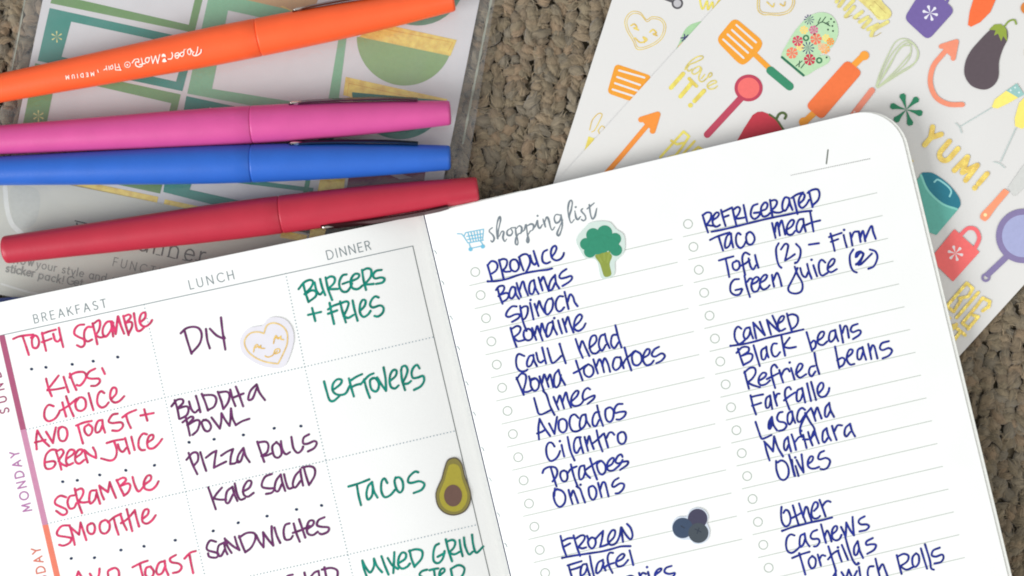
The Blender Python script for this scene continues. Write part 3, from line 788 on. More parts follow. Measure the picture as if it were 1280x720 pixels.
LEFT = [
 (P_, PINK, "105,280 160,258 265,245|180,258 205,330 230,408|275,252 255,285 262,345 295,350 312,310 300,265 275,252 248,270|335,230 350,300 368,375|335,240 390,220 445,205|335,305 380,290 410,278|425,240 440,290 465,300 487,270|470,190 485,265 505,345"),
 (P_, PINK, "672,165 630,170 600,200 595,240 630,265 670,285 675,325 650,345 615,330|730,185 700,185 675,220 675,275 700,300 735,285|740,155 760,240 778,322|745,160 790,130 800,160 790,210 765,250|765,250 800,268 845,258|895,140 855,145 825,190 822,240 845,262 880,220 905,150|888,150 905,260|900,150 925,240|925,240 942,100|945,100 965,170 992,238|985,95 1005,170 1028,250|990,100 1030,85 1045,105 1010,150|1010,150 1050,145 1055,180 1030,235|1070,75 1080,140 1095,210 1120,215 1150,190|1130,140 1160,110 1160,70 1130,80 1115,130 1130,170 1165,180 1200,155 1215,130"),
 (Q_, PINK, "240,150 260,230 285,290|340,125 290,190 250,240|250,242 320,235 385,222|380,135 400,200 420,258|430,110 455,180 482,240|428,142 432,125 480,100 540,98 560,130 540,175 510,205 485,200|632,70 585,95 565,135 600,150 660,150 670,175 640,205 600,208|688,65 710,112"),
 (Q_, PINK, "300,370 260,360 230,400 228,460 260,490 310,470 340,430 350,405|370,340 385,400 400,452|400,290 430,380 460,450|365,400 420,365 485,310|505,302 475,345 485,395 520,408 555,380 555,325 530,300 500,302|580,265 600,340 618,402|705,265 680,250 655,280 650,345 680,380 715,370 740,340|765,310 800,270 800,230 775,222 755,260 755,310 785,340 825,330 865,290"),
 (Q_, PINK, "170,565 160,640 165,715|170,565 215,640 265,690|150,660 235,640|240,575 295,665|295,665 305,600 318,540|365,535 340,560 340,610 355,645 390,645 410,600 400,550 365,535 340,545"),
 (Q_, PINK, "480,525 545,500 605,488|495,525 515,600 535,668|580,515 548,540 552,580 580,605 605,580 608,540 580,515|690,480 655,490 635,540 640,580 670,570 692,520|690,480 695,530 712,582|812,430 770,440 740,490 770,505 840,500 855,530 820,565 770,565|850,460 900,425 960,400|880,445 895,495 918,545|1025,395 1037,440 1050,485|995,445 1100,425"),
 (R_, PINK, "320,400 280,400 240,440 228,510 245,550 290,545 315,510 300,490 240,498|320,415 345,490 362,558|320,415 360,395 380,420 350,470 340,490|340,490 370,515 405,530|405,470 455,435 465,405 430,400 405,440 400,495 420,520 455,505|480,460 520,430 530,400 500,400 475,440 475,490 505,510 545,480|545,400 558,455 572,500|550,405 590,440 640,465|615,380 635,420 640,465"),
 (R_, PINK, "725,345 790,325 855,315|785,335 805,400 795,460 755,485 680,468|815,355 830,400 855,415 880,385|872,305 890,370 908,428|922,295 935,350 948,400|1045,275 1015,270 985,310 980,370 1000,400 1030,400|1055,340 1095,310 1095,280 1065,290 1048,340 1060,385 1100,385 1140,350 1168,312"),
 (S_, PINK, "180,175 140,165 108,190 105,220 140,240 180,260 185,285 155,298 112,270|235,162 205,170 190,210 205,252 235,248 252,215|240,115 260,200 290,285|245,130 285,115 300,135 290,170 265,205|265,205 300,212 345,205|388,127 350,135 340,190 350,220 380,190 392,145|388,125 400,170 415,220|410,95 425,150 442,190|412,98 470,140|470,140 482,70|482,70 500,120 525,180|530,55 555,110 580,160|530,60 575,40 595,55 560,95|560,95 610,80 625,100 610,140 580,165|640,35 655,90 682,135 722,95|720,90 765,55 765,25 740,30 718,75 725,115 765,125 800,100 820,65"),
 (S_, PINK, "205,370 150,375 118,415 125,440 180,450 215,460 205,490 165,510 132,505|205,375 225,440 240,505|205,378 270,435|270,435 280,350|280,350 300,410 320,472|360,355 330,370 328,405 345,428 370,425 380,390 370,360 350,355|450,332 420,350 412,385 425,420 455,425 480,395 478,350 450,332|470,350 510,315 560,290|510,320 525,380 543,435|555,290 575,350 600,402|600,258 620,340 638,410|560,355 605,325 655,268|655,265 668,320 685,378|710,325 745,295 750,262 725,262 708,300 710,345 740,358 775,335 800,300"),
 (S_, PINK, "265,690 245,750|265,690 300,750|345,705 375,760|375,760 405,720 412,670|500,668 470,690 478,750|480,680 520,665 545,690 545,750|640,660 700,630 745,615|690,635 700,680 714,730|765,655 735,665 728,705 745,730 775,725 787,690 765,655|865,618 825,630 805,680 815,710 845,700 868,650|862,615 870,670 888,715|940,575 900,600 910,625 960,635 980,660 960,690 920,700|1000,600 1040,560 1078,548|1035,575 1045,630 1060,700"),
 (T_, PLUM, "195,212 220,300 252,398|165,235 210,195 270,183 315,200 333,250 315,320 255,390|367,200 378,290 398,355|398,198 450,250 500,275|487,108 500,220 522,365|510,260 518,275"),
 (U_, PLUM, "105,145 125,210 138,280|82,190 120,145 160,140 165,165 125,205|130,205 190,190 205,215 190,255 145,280|208,155 225,210 250,235 275,215|258,115 275,170 290,232|300,100 325,160 345,220|308,110 380,110 405,140 390,190 350,215|415,85 440,150 455,210|420,90 480,85 500,110 490,160 458,208|505,70 520,130 542,188|545,48 570,110 598,190|520,130 600,98|695,32 650,80 635,140 665,135 695,60|695,32 715,90 755,145"),
 (U_, PLUM, "185,270 200,330 215,400|162,305 220,265 240,275 195,325|200,325 260,290 285,300 270,360 235,395|330,285 300,305 320,360 350,368 367,335 345,295 312,288|370,270 400,310 430,350|430,350 440,300 442,240|442,240 470,290 500,330|500,330 508,270 510,205|510,205 520,270 545,325|545,325 590,298 642,280"),
 (U_, PLUM, "205,525 235,610 268,678|190,575 235,525 270,530 272,580 240,620|290,520 310,590 332,655|330,560 375,525 405,510|405,510 395,570 388,632|388,632 430,610 475,588|440,545 485,515 525,498|525,498 510,550 505,605|505,605 540,600 560,580|600,490 565,540 555,590 580,585 605,510|600,490 615,545 645,592"),
 (U_, PLUM, "700,445 725,520 750,590|705,450 760,445 780,470 770,520 730,548|730,548 765,545 800,530|840,447 808,480 820,545 850,560 875,530 865,475 835,447|870,440 880,500 905,535 935,520|945,410 960,490 990,525 1020,505 1030,480|1072,392 1035,415 1030,455 1060,460 1110,440 1128,455 1110,490 1065,515"),
 (V_, PLUM, "193,188 215,250 238,320|275,190 245,225 225,255|225,255 260,262 300,262|338,185 305,215 298,275 315,282 342,230|338,185 350,230 368,270|352,165 365,225 385,262 412,255|400,215 440,190 452,155 430,150 405,190 405,230 430,245 465,222"),
 (V_, PLUM, "575,108 535,125 515,165 520,188 560,195 590,195 575,220 540,228|628,110 600,150 592,200 612,212 634,170|628,110 638,160 655,210|648,110 660,160 675,195 700,190|748,83 715,120 700,170 715,190 747,150|745,80 752,130 762,178|765,65 780,120 798,175|755,70 800,62 830,75 832,115 805,165"),
 (V_, PLUM, "240,515 205,508 185,540 190,565 240,580 255,590 240,610 200,605 192,585|288,520 255,540 250,590 270,600 292,560|288,520 295,560 308,590|292,495 310,545 333,582|295,500 340,540 380,565|352,485 365,530 380,565|378,480 395,530 415,578|378,490 425,462 470,465 475,500 450,550 415,578|480,475 500,515 525,548|525,548 525,490 522,458|522,458 555,505 583,538|583,538 575,480 573,422|590,430 605,480 625,522|680,405 655,415 645,455 655,500 685,500 700,480|705,405 720,460 742,515|738,380 755,430 775,490|700,462 750,445 800,420|785,440 820,415 825,390 800,390 785,425 790,465 820,475 850,455|890,368 855,385 845,415 870,425 915,430 910,455 875,470 860,465"),
 (V_, PLUM, "700,712 670,720 650,745|800,735 830,700 855,690|855,690 862,745|890,668 905,745|875,682 930,672 968,690 965,745|770,700 780,745"),
 (W_, TEAL, "150,235 175,330 205,420|105,292 160,225 220,200 250,220 225,280 165,342|170,345 235,305 280,320 275,365 205,420|265,225 285,310 320,345 352,310|320,190 340,270 372,352|375,175 400,290 440,400|380,190 425,165 465,180 460,230 400,290|400,290 440,292 500,290|585,145 545,155 515,210 515,270 545,315 590,315 625,270 640,235|545,240 605,218|640,210 700,180 710,145 670,140 635,180 625,240 650,285 700,290 745,255|740,100 755,200 780,300|745,105 790,85 830,100 825,170 765,245|765,245 800,245 855,240|935,100 880,110 850,150 870,185 930,175 965,190 945,225 880,240"),
 (W_, TEAL, "240,480 255,540 272,610|200,550 330,520|415,430 435,530 460,640|400,495 450,460 520,435|400,538 490,505|520,415 545,520 578,625|535,430 580,415 605,430 590,490 555,560|555,560 600,580 655,550|645,405 665,500 695,608|720,510 765,460 775,410 745,400 720,450 720,530 755,570 800,545 825,510|905,375 870,365 835,400 820,450 850,475 920,455 955,480 945,530 900,565 865,560"),
 (X_, TEAL, "120,295 145,390 175,480 215,490 275,440|225,370 285,320 295,280 250,275 210,320 205,380 235,420 290,430 340,410 375,340|368,265 390,350 418,445|380,290 440,250 500,222|390,355 440,330 485,320|485,325 520,285 570,235 615,215|520,275 545,370 578,460|615,262 582,280 582,335 600,380 640,395 665,360 665,310 635,265 605,262|650,255 690,320 740,390|740,385 735,270 715,155|780,290 835,240 845,190 815,180 785,220 775,290 790,350 830,365 865,335|890,180 900,280 930,382|890,195 900,150 935,140 955,180 940,240 910,300|920,320 960,315 990,290|1075,165 1050,130 1015,155 995,210 1010,260 1060,255 1110,240 1120,290 1085,345 1020,380"),
 (Y_, TEAL, "110,272 200,245 295,208|185,260 200,350 222,438|320,232 285,270 270,340 285,388 320,350 327,270|320,235 335,310 368,370|455,240 430,200 405,230 402,310 430,365 480,350 525,300|530,190 520,230 540,300 570,325 595,290 590,225 560,190 525,200|730,145 700,140 650,185 640,230 670,240 740,225 785,250 760,300 690,330"),
 (Z_, TEAL, "82,325 95,390 118,455|82,325 110,380 145,420 175,370 175,310|175,310 200,370 240,418|235,290 260,360 292,438|285,305 320,360 368,392|338,258 335,340 330,425|375,345 425,310 430,270 400,262 375,300 370,360 400,390 440,375 462,350|460,245 475,310 500,375|455,250 510,235 560,250 555,310 500,372"),
 (Z_, TEAL, "695,190 665,210 650,270 655,330 690,345 725,310 740,250|685,295 740,265|750,155 770,240 800,330|755,175 800,160 825,175 815,220 775,262|780,265 820,275 860,255|860,160 870,230 885,290|895,140 905,210 935,275 965,255|960,118 970,200 995,262 1050,212"),
 (Z_, TEAL, "600,398 560,410 540,440 580,470|620,402 660,392 690,388|655,395 665,470|705,440 740,410 735,388 710,398 698,440 715,470|790,395 805,470|790,392 850,362 895,380 895,420 870,465|"),
]
NAVY = (38, 50, 138)
for f_, txt in RIGHT:
    k_ = Ink(z_right)
    k_.strokes(f_(txt), 2.75)
    put(k_, "handwritten_line" if len(txt) < 90 else "handwritten_word", M(NAVY, 'ink'), right_page)
for f_, rgb, txt in LEFT:
    k_ = Ink(z_left)
    k_.strokes(f_(txt), 2.9 if rgb != TEAL else 3.0)
    put(k_, "handwritten_word", M(rgb, 'ink'), left_page)
DOTS = [(P_, "252,521|367,507|577,483|745,458|941,425"), (R_, "373,654|490,643|669,600|878,563|1107,523"), (S_, "216,599|377,594|560,541|720,515|936,473"),
        (U_, "209,449|389,427|600,396|822,348|1014,332"), (V_, "223,450|373,401|546,361|723,321|873,297")]
for f_, txt in DOTS:
    k_ = Ink(z_left)
    for s_ in f_(txt): k_.dot(s_[0][0], s_[0][1], 1.75, rx=2.1, rot=random.uniform(-.6, .6))
    put(k_, "handwritten_dots", M((38, 52, 84), 'ink'), left_page)

# ------------------------------------------------------------------ flat sheets and their printed stickers
def sheet(name, label, cat, pts, z0, z1, material):
    e = slab(name, pts, z0, z1, material)
    tag(e, label, cat)
    e["_z"] = z1
    return e


LAYER = [0]


class Sticker:
    """a printed kiss-cut sticker on a sheet: first shape is the part, the rest are its sub-parts"""
    def __init__(self, sh, name, z=None, label=None):
        self.sh, self.name, self.z, self.part, self.n, self.label = sh, name, (z if z is not None else sh["_z"]), None, 0, label

    def _fin(self, ink, nm, m):
        self.n += 1
        o = ink.build(nm if self.part else self.name, m)
        if self.part is None:
            self.part = o; parent_keep(o, self.sh) if self.sh is not None else None
            if self.label: o["label"] = self.label
        else:
            parent_keep(o, self.part)
        return o

    def _ink(self):
        z = self.z
        LAYER[0] += 1
        return Ink(lambda x, y: z, 0.00003+0.000003*LAYER[0], 1e-6)

    def fill(self, f, txt, rgb, nm="shape", curved=False, kind='print', holes=""):
        k = self._ink()
        hs = [smooth_path(h, 1.5, True) if curved else h for h in f(holes)] if holes else ()
        k.poly(f(txt)[0], curved, holes=hs)
        return self._fin(k, nm, M(rgb, kind))

    def line(self, f, txt, w, rgb, nm="line", kind='print', curved=True, closed=False):
        k = self._ink()
        for s_ in f(txt):
            if len(s_) == 1: k.dot(s_[0][0], s_[0][1], w*0.6)
            else: k.stroke(s_, w, closed=closed, curved=curved, wob=0)
        return self._fin(k, nm, M(rgb, kind))

    def disc(self, x, y, r, rgb, nm="disc", kind='print', rx=None, rot=0):
        k = self._ink(); k.dot(x, y, r, n=40, rx=rx, rot=rot)
        return self._fin(k, nm, M(rgb, kind))

    def ring(self, x, y, r, w, rgb, nm="ring", kind='print'):
        k = self._ink(); k.stroke([(x+r*math.cos(a), y+r*math.sin(a)) for a in np.linspace(0, 2*math.pi, 37)[:-1]], w, closed=True, curved=False, wob=0)
        return self._fin(k, nm, M(rgb, kind))

    def star(self, x, y, r, rgb, n=6, w=0.2, rot=0.0, nm="asterisk", kind='print'):
        k = self._ink()
        for i in range(n):
            a = rot+2*math.pi*i/n
            c, s_ = math.cos(a), math.sin(a)
            pts = []
            for u, v in ((0.02, 0.03), (0.55, 0.5), (0.85, 1.0), (1.0, 0.55), (1.0, -0.55), (0.85, -1.0), (0.55, -0.5), (0.02, -0.03)):
                pts.append((x+r*(u*c-v*w*s_), y+r*(u*s_+v*w*c)))
            k.poly(pts, curved=False)
        return self._fin(k, nm, M(rgb, kind))


def rounded(pts, r=3.0, n=5):
    out = []
    m = len(pts)
    for i in range(m):
        p, a, b = np.array(pts[i]), np.array(pts[i-1]), np.array(pts[(i+1) % m])
        da, db = a-p, b-p
        ra = min(r, np.linalg.norm(da)*.45); rb = min(r, np.linalg.norm(db)*.45)
        s_ = p+da/np.linalg.norm(da)*ra; e = p+db/np.linalg.norm(db)*rb
        for j in range(n+1):
            t = j/n
            q = (1-t)**2*s_+2*t*(1-t)*p+t*t*e
            out.append((q[0], q[1]))
    return out


def RD(f, r):
    return lambda txt: [rounded(q, r) for q in f(txt)]


GOLD = (255, 212, 110); GOLD_P = (255, 224, 108); WHT = (226, 224, 224)
sheet_paper = mat("sticker_paper", (222, 220, 217), rough=0.42, var=0.01, scale=50, bump=0.04, bscale=700, spec=0.35)
sheet_paper2 = mat("sticker_paper_grey", (213, 210, 211), rough=0.5, var=0.02, scale=40, spec=0.3)

# ---- right: two kitchen sheets
sheetA = sheet("sticker_sheet", "white kitchen sticker sheet lying underneath, with the gold heart and cut-off orange spatula", "sticker sheet",
               [(804, -122), (1292, 34), (1158, 462), (668, 303)], 0.0004, 0.0007, sheet_paper)
sheetB = sheet("sticker_sheet", "white kitchen sticker sheet on top, with the oven mitt, rolling pin, whisk and eggplant", "sticker sheet",
               [(660, 266), (1198, -327), (1583, 22), (1045, 615)], 0.0009, 0.0012, sheet_paper)
Z3 = T(640, 0, 4); Z4 = T(960, 0, 4); Z8 = T(960, 180, 4); ZB = T(1120, 330, 5.538); ZP = T(820, 130, 6.544); ZG_ = T(1160, 60, 4.5); ZS = T(1020, 0, 8); ZC = T(1060, 120, 6)

s = Sticker(sheetA, "measuring_spoon_sticker"); s.line(Z3, "680,-40 805,8", 3.8, (92, 90, 94)); s.disc(846.7, 4.2, 7.2, (84, 82, 86), "bowl"); s.disc(846.7, 4.2, 4.8, (190, 188, 190), "bowl_inside")
s = Sticker(sheetA, "gold_heart_sticker")
HEART = "672,98 640,62 595,60 565,100 573,150 605,205 630,248 700,230 752,190 769,130 745,92 700,84"
s.line(Z3, HEART, 1.0, GOLD, kind='foil', closed=True); s.line(Z3, "674,108 640,72 600,70 575,103 583,148 612,198 634,238 697,221 744,184 759,132 740,101 700,94", 0.9, GOLD, "inner_outline", 'foil', closed=True)
s.line(Z3, "595,128 612,120 625,140 608,140 632,150|690,160 705,148 722,165 705,170 725,178|615,190 640,212 665,205 655,185 675,198 660,212", 2.0, GOLD, "flower", 'foil')
s = Sticker(sheetA, "spatula_sticker"); s.fill(RD(Z3, 6), "517,318 700,380 650,440 598,508 475,465", (236, 158, 52), "blade")
s.line(Z3, "535,352 662,388|526,385 640,425|515,416 630,455|503,447 612,482", 2.4, WHT, "slot")
s = Sticker(sheetA, "oven_mitt_sticker"); s.fill(Z3, "960,112 905,118 868,145 845,190 835,215 825,250 900,200", (168, 206, 160), curved=True)
s.line(Z3, "845,190 885,185|850,205 880,175|862,172 868,210", 1.6, (70, 66, 112), "flower"); s.line(Z3, "835,235 855,215", 3, (235, 180, 130), "blossom")
s = Sticker(sheetA, "gold_script_sticker"); s.line(Z3, "935,-20 952,45 975,5 980,48 1002,10 1008,42 1040,-4", 2.4, GOLD_P, kind='foil')
s = Sticker(sheetA, "gold_lettering_sticker"); s.line(Z3, "388,650 402,600 432,568 450,572 440,600 412,652 398,660|430,655 448,630 462,642 440,670 432,655", 1.2, GOLD, kind='foil'); s.fill(Z3, "382,682 412,692 378,760 362,752", GOLD_P, "letter", kind='foil')

s = Sticker(sheetB, "spatula_sticker", label="amber slotted spatula with a green grip"); s.fill(RD(Z3, 9), "1112,85 1255,205 1245,245 1165,325 1135,320 1018,200", (238, 160, 52), "blade")
s.line(Z3, "1122,125 1220,212|1100,150 1200,240|1078,172 1180,264|1056,197 1158,290", 2.4, WHT, "slot"); s.line(Z3, "1210,268 1290,345", 6.6, (238, 160, 52), "handle"); s.line(Z4, "12,352 108,432", 10.4, (58, 138, 104), "grip")
ZL = T(820, 60, 9)
s = Sticker(sheetB, "gold_lettering_sticker", label="gold love it lettering"); s.line(ZL, "325,245 345,200 400,140 470,98 522,92 525,118 450,158 375,190 348,238 368,262 400,240|425,235 402,272 428,296 480,268 500,222 478,208 430,232|500,215 512,240 482,320 488,368 525,378 575,335 600,288 622,278 628,305 600,330|510,345 545,300|590,432 640,405 680,388 662,366 612,380 576,420 592,458 650,458 688,430", 1.7, (238, 218, 124), kind='foil')
s.line(ZL, "168,448 305,290|275,545 395,400|432,598 540,482", 5.4, GOLD_P, "letter", kind='foil'); s.line(ZL, "372,345 455,430", 4.2, GOLD_P, "letter", kind='foil'); s.line(ZL, "387,645", 5.0, GOLD_P, "letter", kind='foil')
s = Sticker(sheetB, "measuring_spoon_sticker", label="red measuring spoon"); s.line(Z3, "1150,485 976,673", 8.6, (186, 70, 92), "handle"); s.disc(935.7, 110, 16.8, (186, 66, 88), "bowl", rx=17.6); s.disc(935.7, 110, 13, (238, 112, 108), "bowl_inside", rx=13.6)
s = Sticker(sheetB, "arrow_sticker", label="straight orange arrow"); s.line(ID, "753,222 776,196 818,146", 6.2, (240, 146, 62), curved=False); s.line(Z3, "645,598 728,572 703,655", 7.2, (240, 146, 62), "arrow_head", curved=False); s.fill(Z3, "645,602 728,572 703,655 668,625", (240, 146, 62), "arrow_head")
s = Sticker(sheetB, "gold_lettering_sticker", label="gold outlined lettering cut off by the planner"); s.line(ZP, "35,435 225,225 270,265 238,315 170,330 125,300|238,315 205,365 160,420 95,440|315,305 220,410 190,450|385,375 345,352 300,390 250,460", 3.0, GOLD_P, kind='foil', curved=False)
s = Sticker(sheetB, "pepper_sticker"); s.fill(ZP, "660,305 720,200 790,90 830,65 870,62 930,85 1000,150 1060,230 1040,330 700,360", (192, 58, 72), curved=False); s.line(ZP, "928,86 985,128 1028,188 1046,215", 2.4, (88, 104, 58), "calyx"); s.line(ZP, "985,120 1008,82 1040,72 1064,92 1054,118", 3.2, (84, 104, 60), "stalk")
s = Sticker(sheetB, "gold_heart_sticker"); s.line(Z4, "-52,-20 -52,45 -28,72 10,74 60,76 108,60 132,20 130,-20", 1.0, GOLD, kind='foil'); s.line(Z4, "-42,-20 -42,42 -22,62 55,66 100,52 122,18 120,-20", 0.9, GOLD, "inner_outline", 'foil'); s.line(Z4, "10,25 25,35 30,18|60,20 80,30 85,10|-5,10 5,20", 1.6, GOLD, "flower", 'foil')
s = Sticker(sheetB, "oven_mitt_sticker", label="green oven mitt covered in flowers")
s.fill(Z4, "68,285 100,210 150,135 205,82 260,62 310,72 342,110 350,170 322,230 280,262 256,278 285,275 308,288 300,315 240,348 178,380 120,335", (186, 218, 176), curved=True)
s.line(Z4, "70,286 178,377", 3.0, (46, 110, 84), "cuff", curved=False)
for x, y, r, c in ((285, 245, 26, (248, 170, 90)), (180, 150, 22, (250, 214, 120)), (290, 190, 20, (250, 222, 120)), (160, 235, 20, (250, 216, 130)), (270, 235, 22, (236, 190, 150)), (240, 195, 30, (240, 120, 96)), (228, 150, 24, (214, 110, 150)), (148, 205, 28, (212, 70, 98)), (120, 265, 30, (242, 128, 100)), (208, 298, 30, (200, 52, 78)), (312, 208, 20, (250, 150, 60))):
    q = Z4("%d,%d" % (x, y))[0][0]; s.star(q[0], q[1], r/4*0.95, c, 7, 0.34, random.random(), "flower")
for x, y, r in ((200, 240, 32), (205, 98, 26)):
    q = Z4("%d,%d" % (x, y))[0][0]; s.star(q[0], q[1], r/4, (72, 74, 120), 10, 0.1, 0, "flower")
for x, y in ((190, 190), (256, 302)):
    q = Z4("%d,%d" % (x, y))[0][0]; s.ring(q[0], q[1], 3.0, 2.0, (60, 120, 84), "flower")
s.line(Z4, "240,130 270,110 310,130|250,115 262,90|268,112 288,85|285,118 305,108|140,330 170,305|155,335 158,305|165,340 182,318", 1.1, (52, 84, 66), "leaf")
s.line(Z4, "315,95|330,110|322,130|300,148|325,155|300,120|293,287", 1.9, (48, 66, 60), "berry")
s = Sticker(sheetB, "rolling_pin_sticker"); s.line(Z4, "235,560 180,612", 8, (242, 160, 62), "handle")
s.line(Z4, "410,345 480,275", 8, (242, 160, 62), "handle"); s.disc(1080.5, 69.5, 5.8, (242, 160, 62), "handle"); s.disc(1004.5, 152.5, 5.8, (242, 160, 62), "handle"); s.fill(RD(Z4, 7), "395,298 472,362 268,600 188,530", (238, 118, 66), "roller")
ZQ = T(1030, 0, 12.8)
s = Sticker(sheetB, "gold_script_sticker", label="pale gold swash script lettering"); s.fill(ZQ, "540,-40 620,60 760,190 830,270 870,312 960,318 1030,300 1078,240 1060,165 960,60 860,-40", (252, 228, 140), curved=True, kind='foil'); s.line(ZQ, "200,30 230,-30|240,100 320,-10|335,150 470,10|345,265 480,110|490,280 610,190|570,350 700,275|630,430 740,320|705,470 860,395|755,570 800,480 1015,350", 4.6, (248, 228, 140), "swash", kind='foil'); s.line(ZQ, "740,590 830,575 910,525|325,270 360,285 450,245|470,270 490,305 560,300|590,440 640,465|910,440 1035,370|760,80 720,110 830,250 900,290|800,20 990,210", 0.8, (206, 186, 110), "swash_outline", kind='foil')
s = Sticker(sheetB, "whisk_sticker"); s.line(Z4, "540,432 560,365 600,275 640,208 690,195 738,230 752,280 720,330 650,375 548,440|542,432 585,330 630,255 690,205 745,245 735,310 660,360 545,436|542,432 600,345 655,245 705,215 715,262 690,315 620,380 545,436|545,430 620,300 670,235 712,228|550,436 640,350 715,262", 1.3, (196, 206, 168), "wires"); s.line(Z4, "520,452 425,575", 7.6, (234, 142, 118), "handle"); s.line(Z4, "432,560", 2.4, (240, 200, 190), "hanging_hole")
s = Sticker(sheetB, "pot_holder_sticker", label="purple pot holder with a white asterisk"); s.line(Z4, "885,30 905,-10 925,-30", 3.2, (112, 96, 160), "loop"); s.fill(RD(Z4, 8), "775,-60 680,92 800,202 935,52 820,-60", (116, 98, 160), "pad"); s.star(1162.8, 16.3, 9.8, (232, 230, 238), 6, 0.2, 0.25)
s = Sticker(sheetB, "carrot_sticker"); s.fill(Z4, "1150,-30 1112,60 1060,112 1015,134 1000,125 1008,60 1035,-30", (244, 112, 62), curved=False)
s = Sticker(sheetB, "eggplant_sticker"); s.fill(Z4, "1110,150 1150,128 1190,140 1198,190 1172,250 1155,310 1152,385 1125,430 1080,448 1020,430 985,380 985,320 1010,260 1060,200", (92, 80, 86), curved=True); s.fill(Z4, "1105,148 1132,122 1165,120 1192,145 1196,208 1176,180 1166,206 1150,168 1130,178 1138,152", (146, 164, 66), "calyx"); s.line(Z4, "1182,132 1205,106 1232,100 1241,120", 2.2, (138, 160, 66), "stalk")
s = Sticker(sheetB, "arrow_sticker", label="curved coral arrow"); s.line(Z4, "972,523 900,520 840,485 812,415 825,335 870,275 908,235", 6.3, (240, 146, 116)); s.line(Z4, "866,232 942,208 926,292", 6.0, (240, 146, 116), "arrow_head", curved=False); s.fill(Z4, "866,236 942,208 926,292 895,265", (240, 146, 116), "arrow_head")
s = Sticker(sheetB, "asterisk_sticker", label="large green asterisk"); s.star(1133, 137, 20.5, (44, 130, 94), 6, 0.2, 0.25)
s = Sticker(sheetB, "asterisk_sticker", label="green asterisk peeping out beside the planner"); s.star(1150, 358, 19.5, (44, 120, 94), 6, 0.2, 0.1)
s = Sticker(sheetB, "champagne_glasses_sticker"); s.fill(ZG_, "358,335 375,290 440,240 500,200 540,262 510,278 450,312 392,340", (248, 232, 120), "wine", curved=False); s.fill(ZG_, "440,240 500,198 542,262 508,280", (152, 196, 190), "glass_rim")
s.line(ZG_, "362,334 185,440|155,422 178,445 190,478", 1.1, (190, 204, 200), "stem"); s.fill(ZG_, "490,440 488,395 512,310 545,275 610,300 570,420 530,455", (248, 230, 118), "wine"); s.line(ZG_, "495,450 408,640|370,640 405,652 432,674", 1.1, (190, 204, 200), "stem"); s.line(ZG_, "465,238|512,250|490,222", 2.0, (215, 232, 228), "bubble")
s = Sticker(sheetB, "gold_lettering_sticker", label="gold YUM! lettering"); k = s._ink()
cx0, cy0, ux, uy = 1150.5, 176.5, 0.757, 0.653
text(k, "YUM!", cx0, cy0, cx0+ux*93, cy0+uy*93, 23.5, 6.6); s._fin(k, "letters", M(GOLD, 'foil'))
s = Sticker(sheetB, "pot_sticker"); s.fill(Z8, "775,142 700,235 690,300 750,395 800,440 842,455 952,325 880,300 812,240", (104, 182, 168), "pot_side"); s.fill(Z8, "768,150 790,142 830,148 900,198 952,262 962,305 940,325 880,300 812,240", (42, 124, 144), "pot_inside", curved=True)
s.line(Z8, "765,155 800,232 870,298 945,326", 2.6, (138, 212, 198), "rim"); s.line(Z8, "832,190 850,178 895,208 916,236 908,262", 2.2, (150, 214, 214), "pot_handle")
s = Sticker(sheetB, "pot_holder_sticker", label="coral red pot holder with a white asterisk"); s.line(Z8, "966,452 1000,422 1038,428 1056,470 1038,515 1018,545", 5.0, (246, 112, 116), "loop"); s.fill(RD(Z8, 1.5), "932,425 1058,540 925,688 810,575", (248, 114, 112), "pad"); s.star(1194.3, 316.5, 9.8, (240, 228, 228), 6, 0.2, 0.25)
s = Sticker(sheetB, "knife_sticker"); s.fill(Z8, "1200,218 1275,110 1350,40 1330,120 1285,215 1232,262", (208, 208, 204), "blade"); s.fill(RD(Z8, 2), "1180,222 1208,240 1140,320 1102,375 1085,388 1060,372 1064,348 1120,290", (248, 154, 116), "handle"); s.disc(1231.6, 268.6, 2.2, (250, 226, 170), "rivet")
s = Sticker(sheetB, "frying_pan_sticker"); s.line(Z8, "1195,562 1100,652", 7.6, (134, 122, 164), "handle"); s.ring(1232.3, 347, 4.2, 2.8, (134, 122, 164), "hanging_ring"); s.disc(1279, 295, 34, (134, 122, 164), "pan"); s.disc(1279, 295, 26.5, (166, 170, 208), "pan_inside")
s = Sticker(sheetB, "gold_lettering_sticker", label="gold BIG lettering below the red pot holder"); s.line(ZB, "352,292 490,132 532,170 500,225 440,238|440,238 450,250 400,330 352,292|420,372 570,198|500,440 460,410 560,290|460,410 490,375 |645,290 600,325|535,355 570,365 500,450|560,290 600,235 650,260 640,300", 4.0, (250, 214, 108), kind='foil', curved=False); s.line(ZB, "345,500 420,418|378,560 440,478|398,425 478,492|300,362 322,340|330,425 372,375", 4.2, (250, 214, 108), "letters", kind='foil', curved=False)
s = Sticker(sheetB, "gold_round_sticker"); s.line(ZC, "330,278 385,295 430,350 450,420 435,490 405,545|388,462 402,432 395,470|425,440 462,490 438,530 412,520|470,500 490,488 455,470", 0.9, GOLD, kind='foil')
s = Sticker(sheetB, "mushroom_sticker"); s.disc(1284, 10, 8, (214, 130, 60), "cap"); s = Sticker(sheetB, "lemon_sticker"); s.disc(1287, 65, 9, (248, 220, 112), "lemon", rx=6)

LAYER[0] = 0
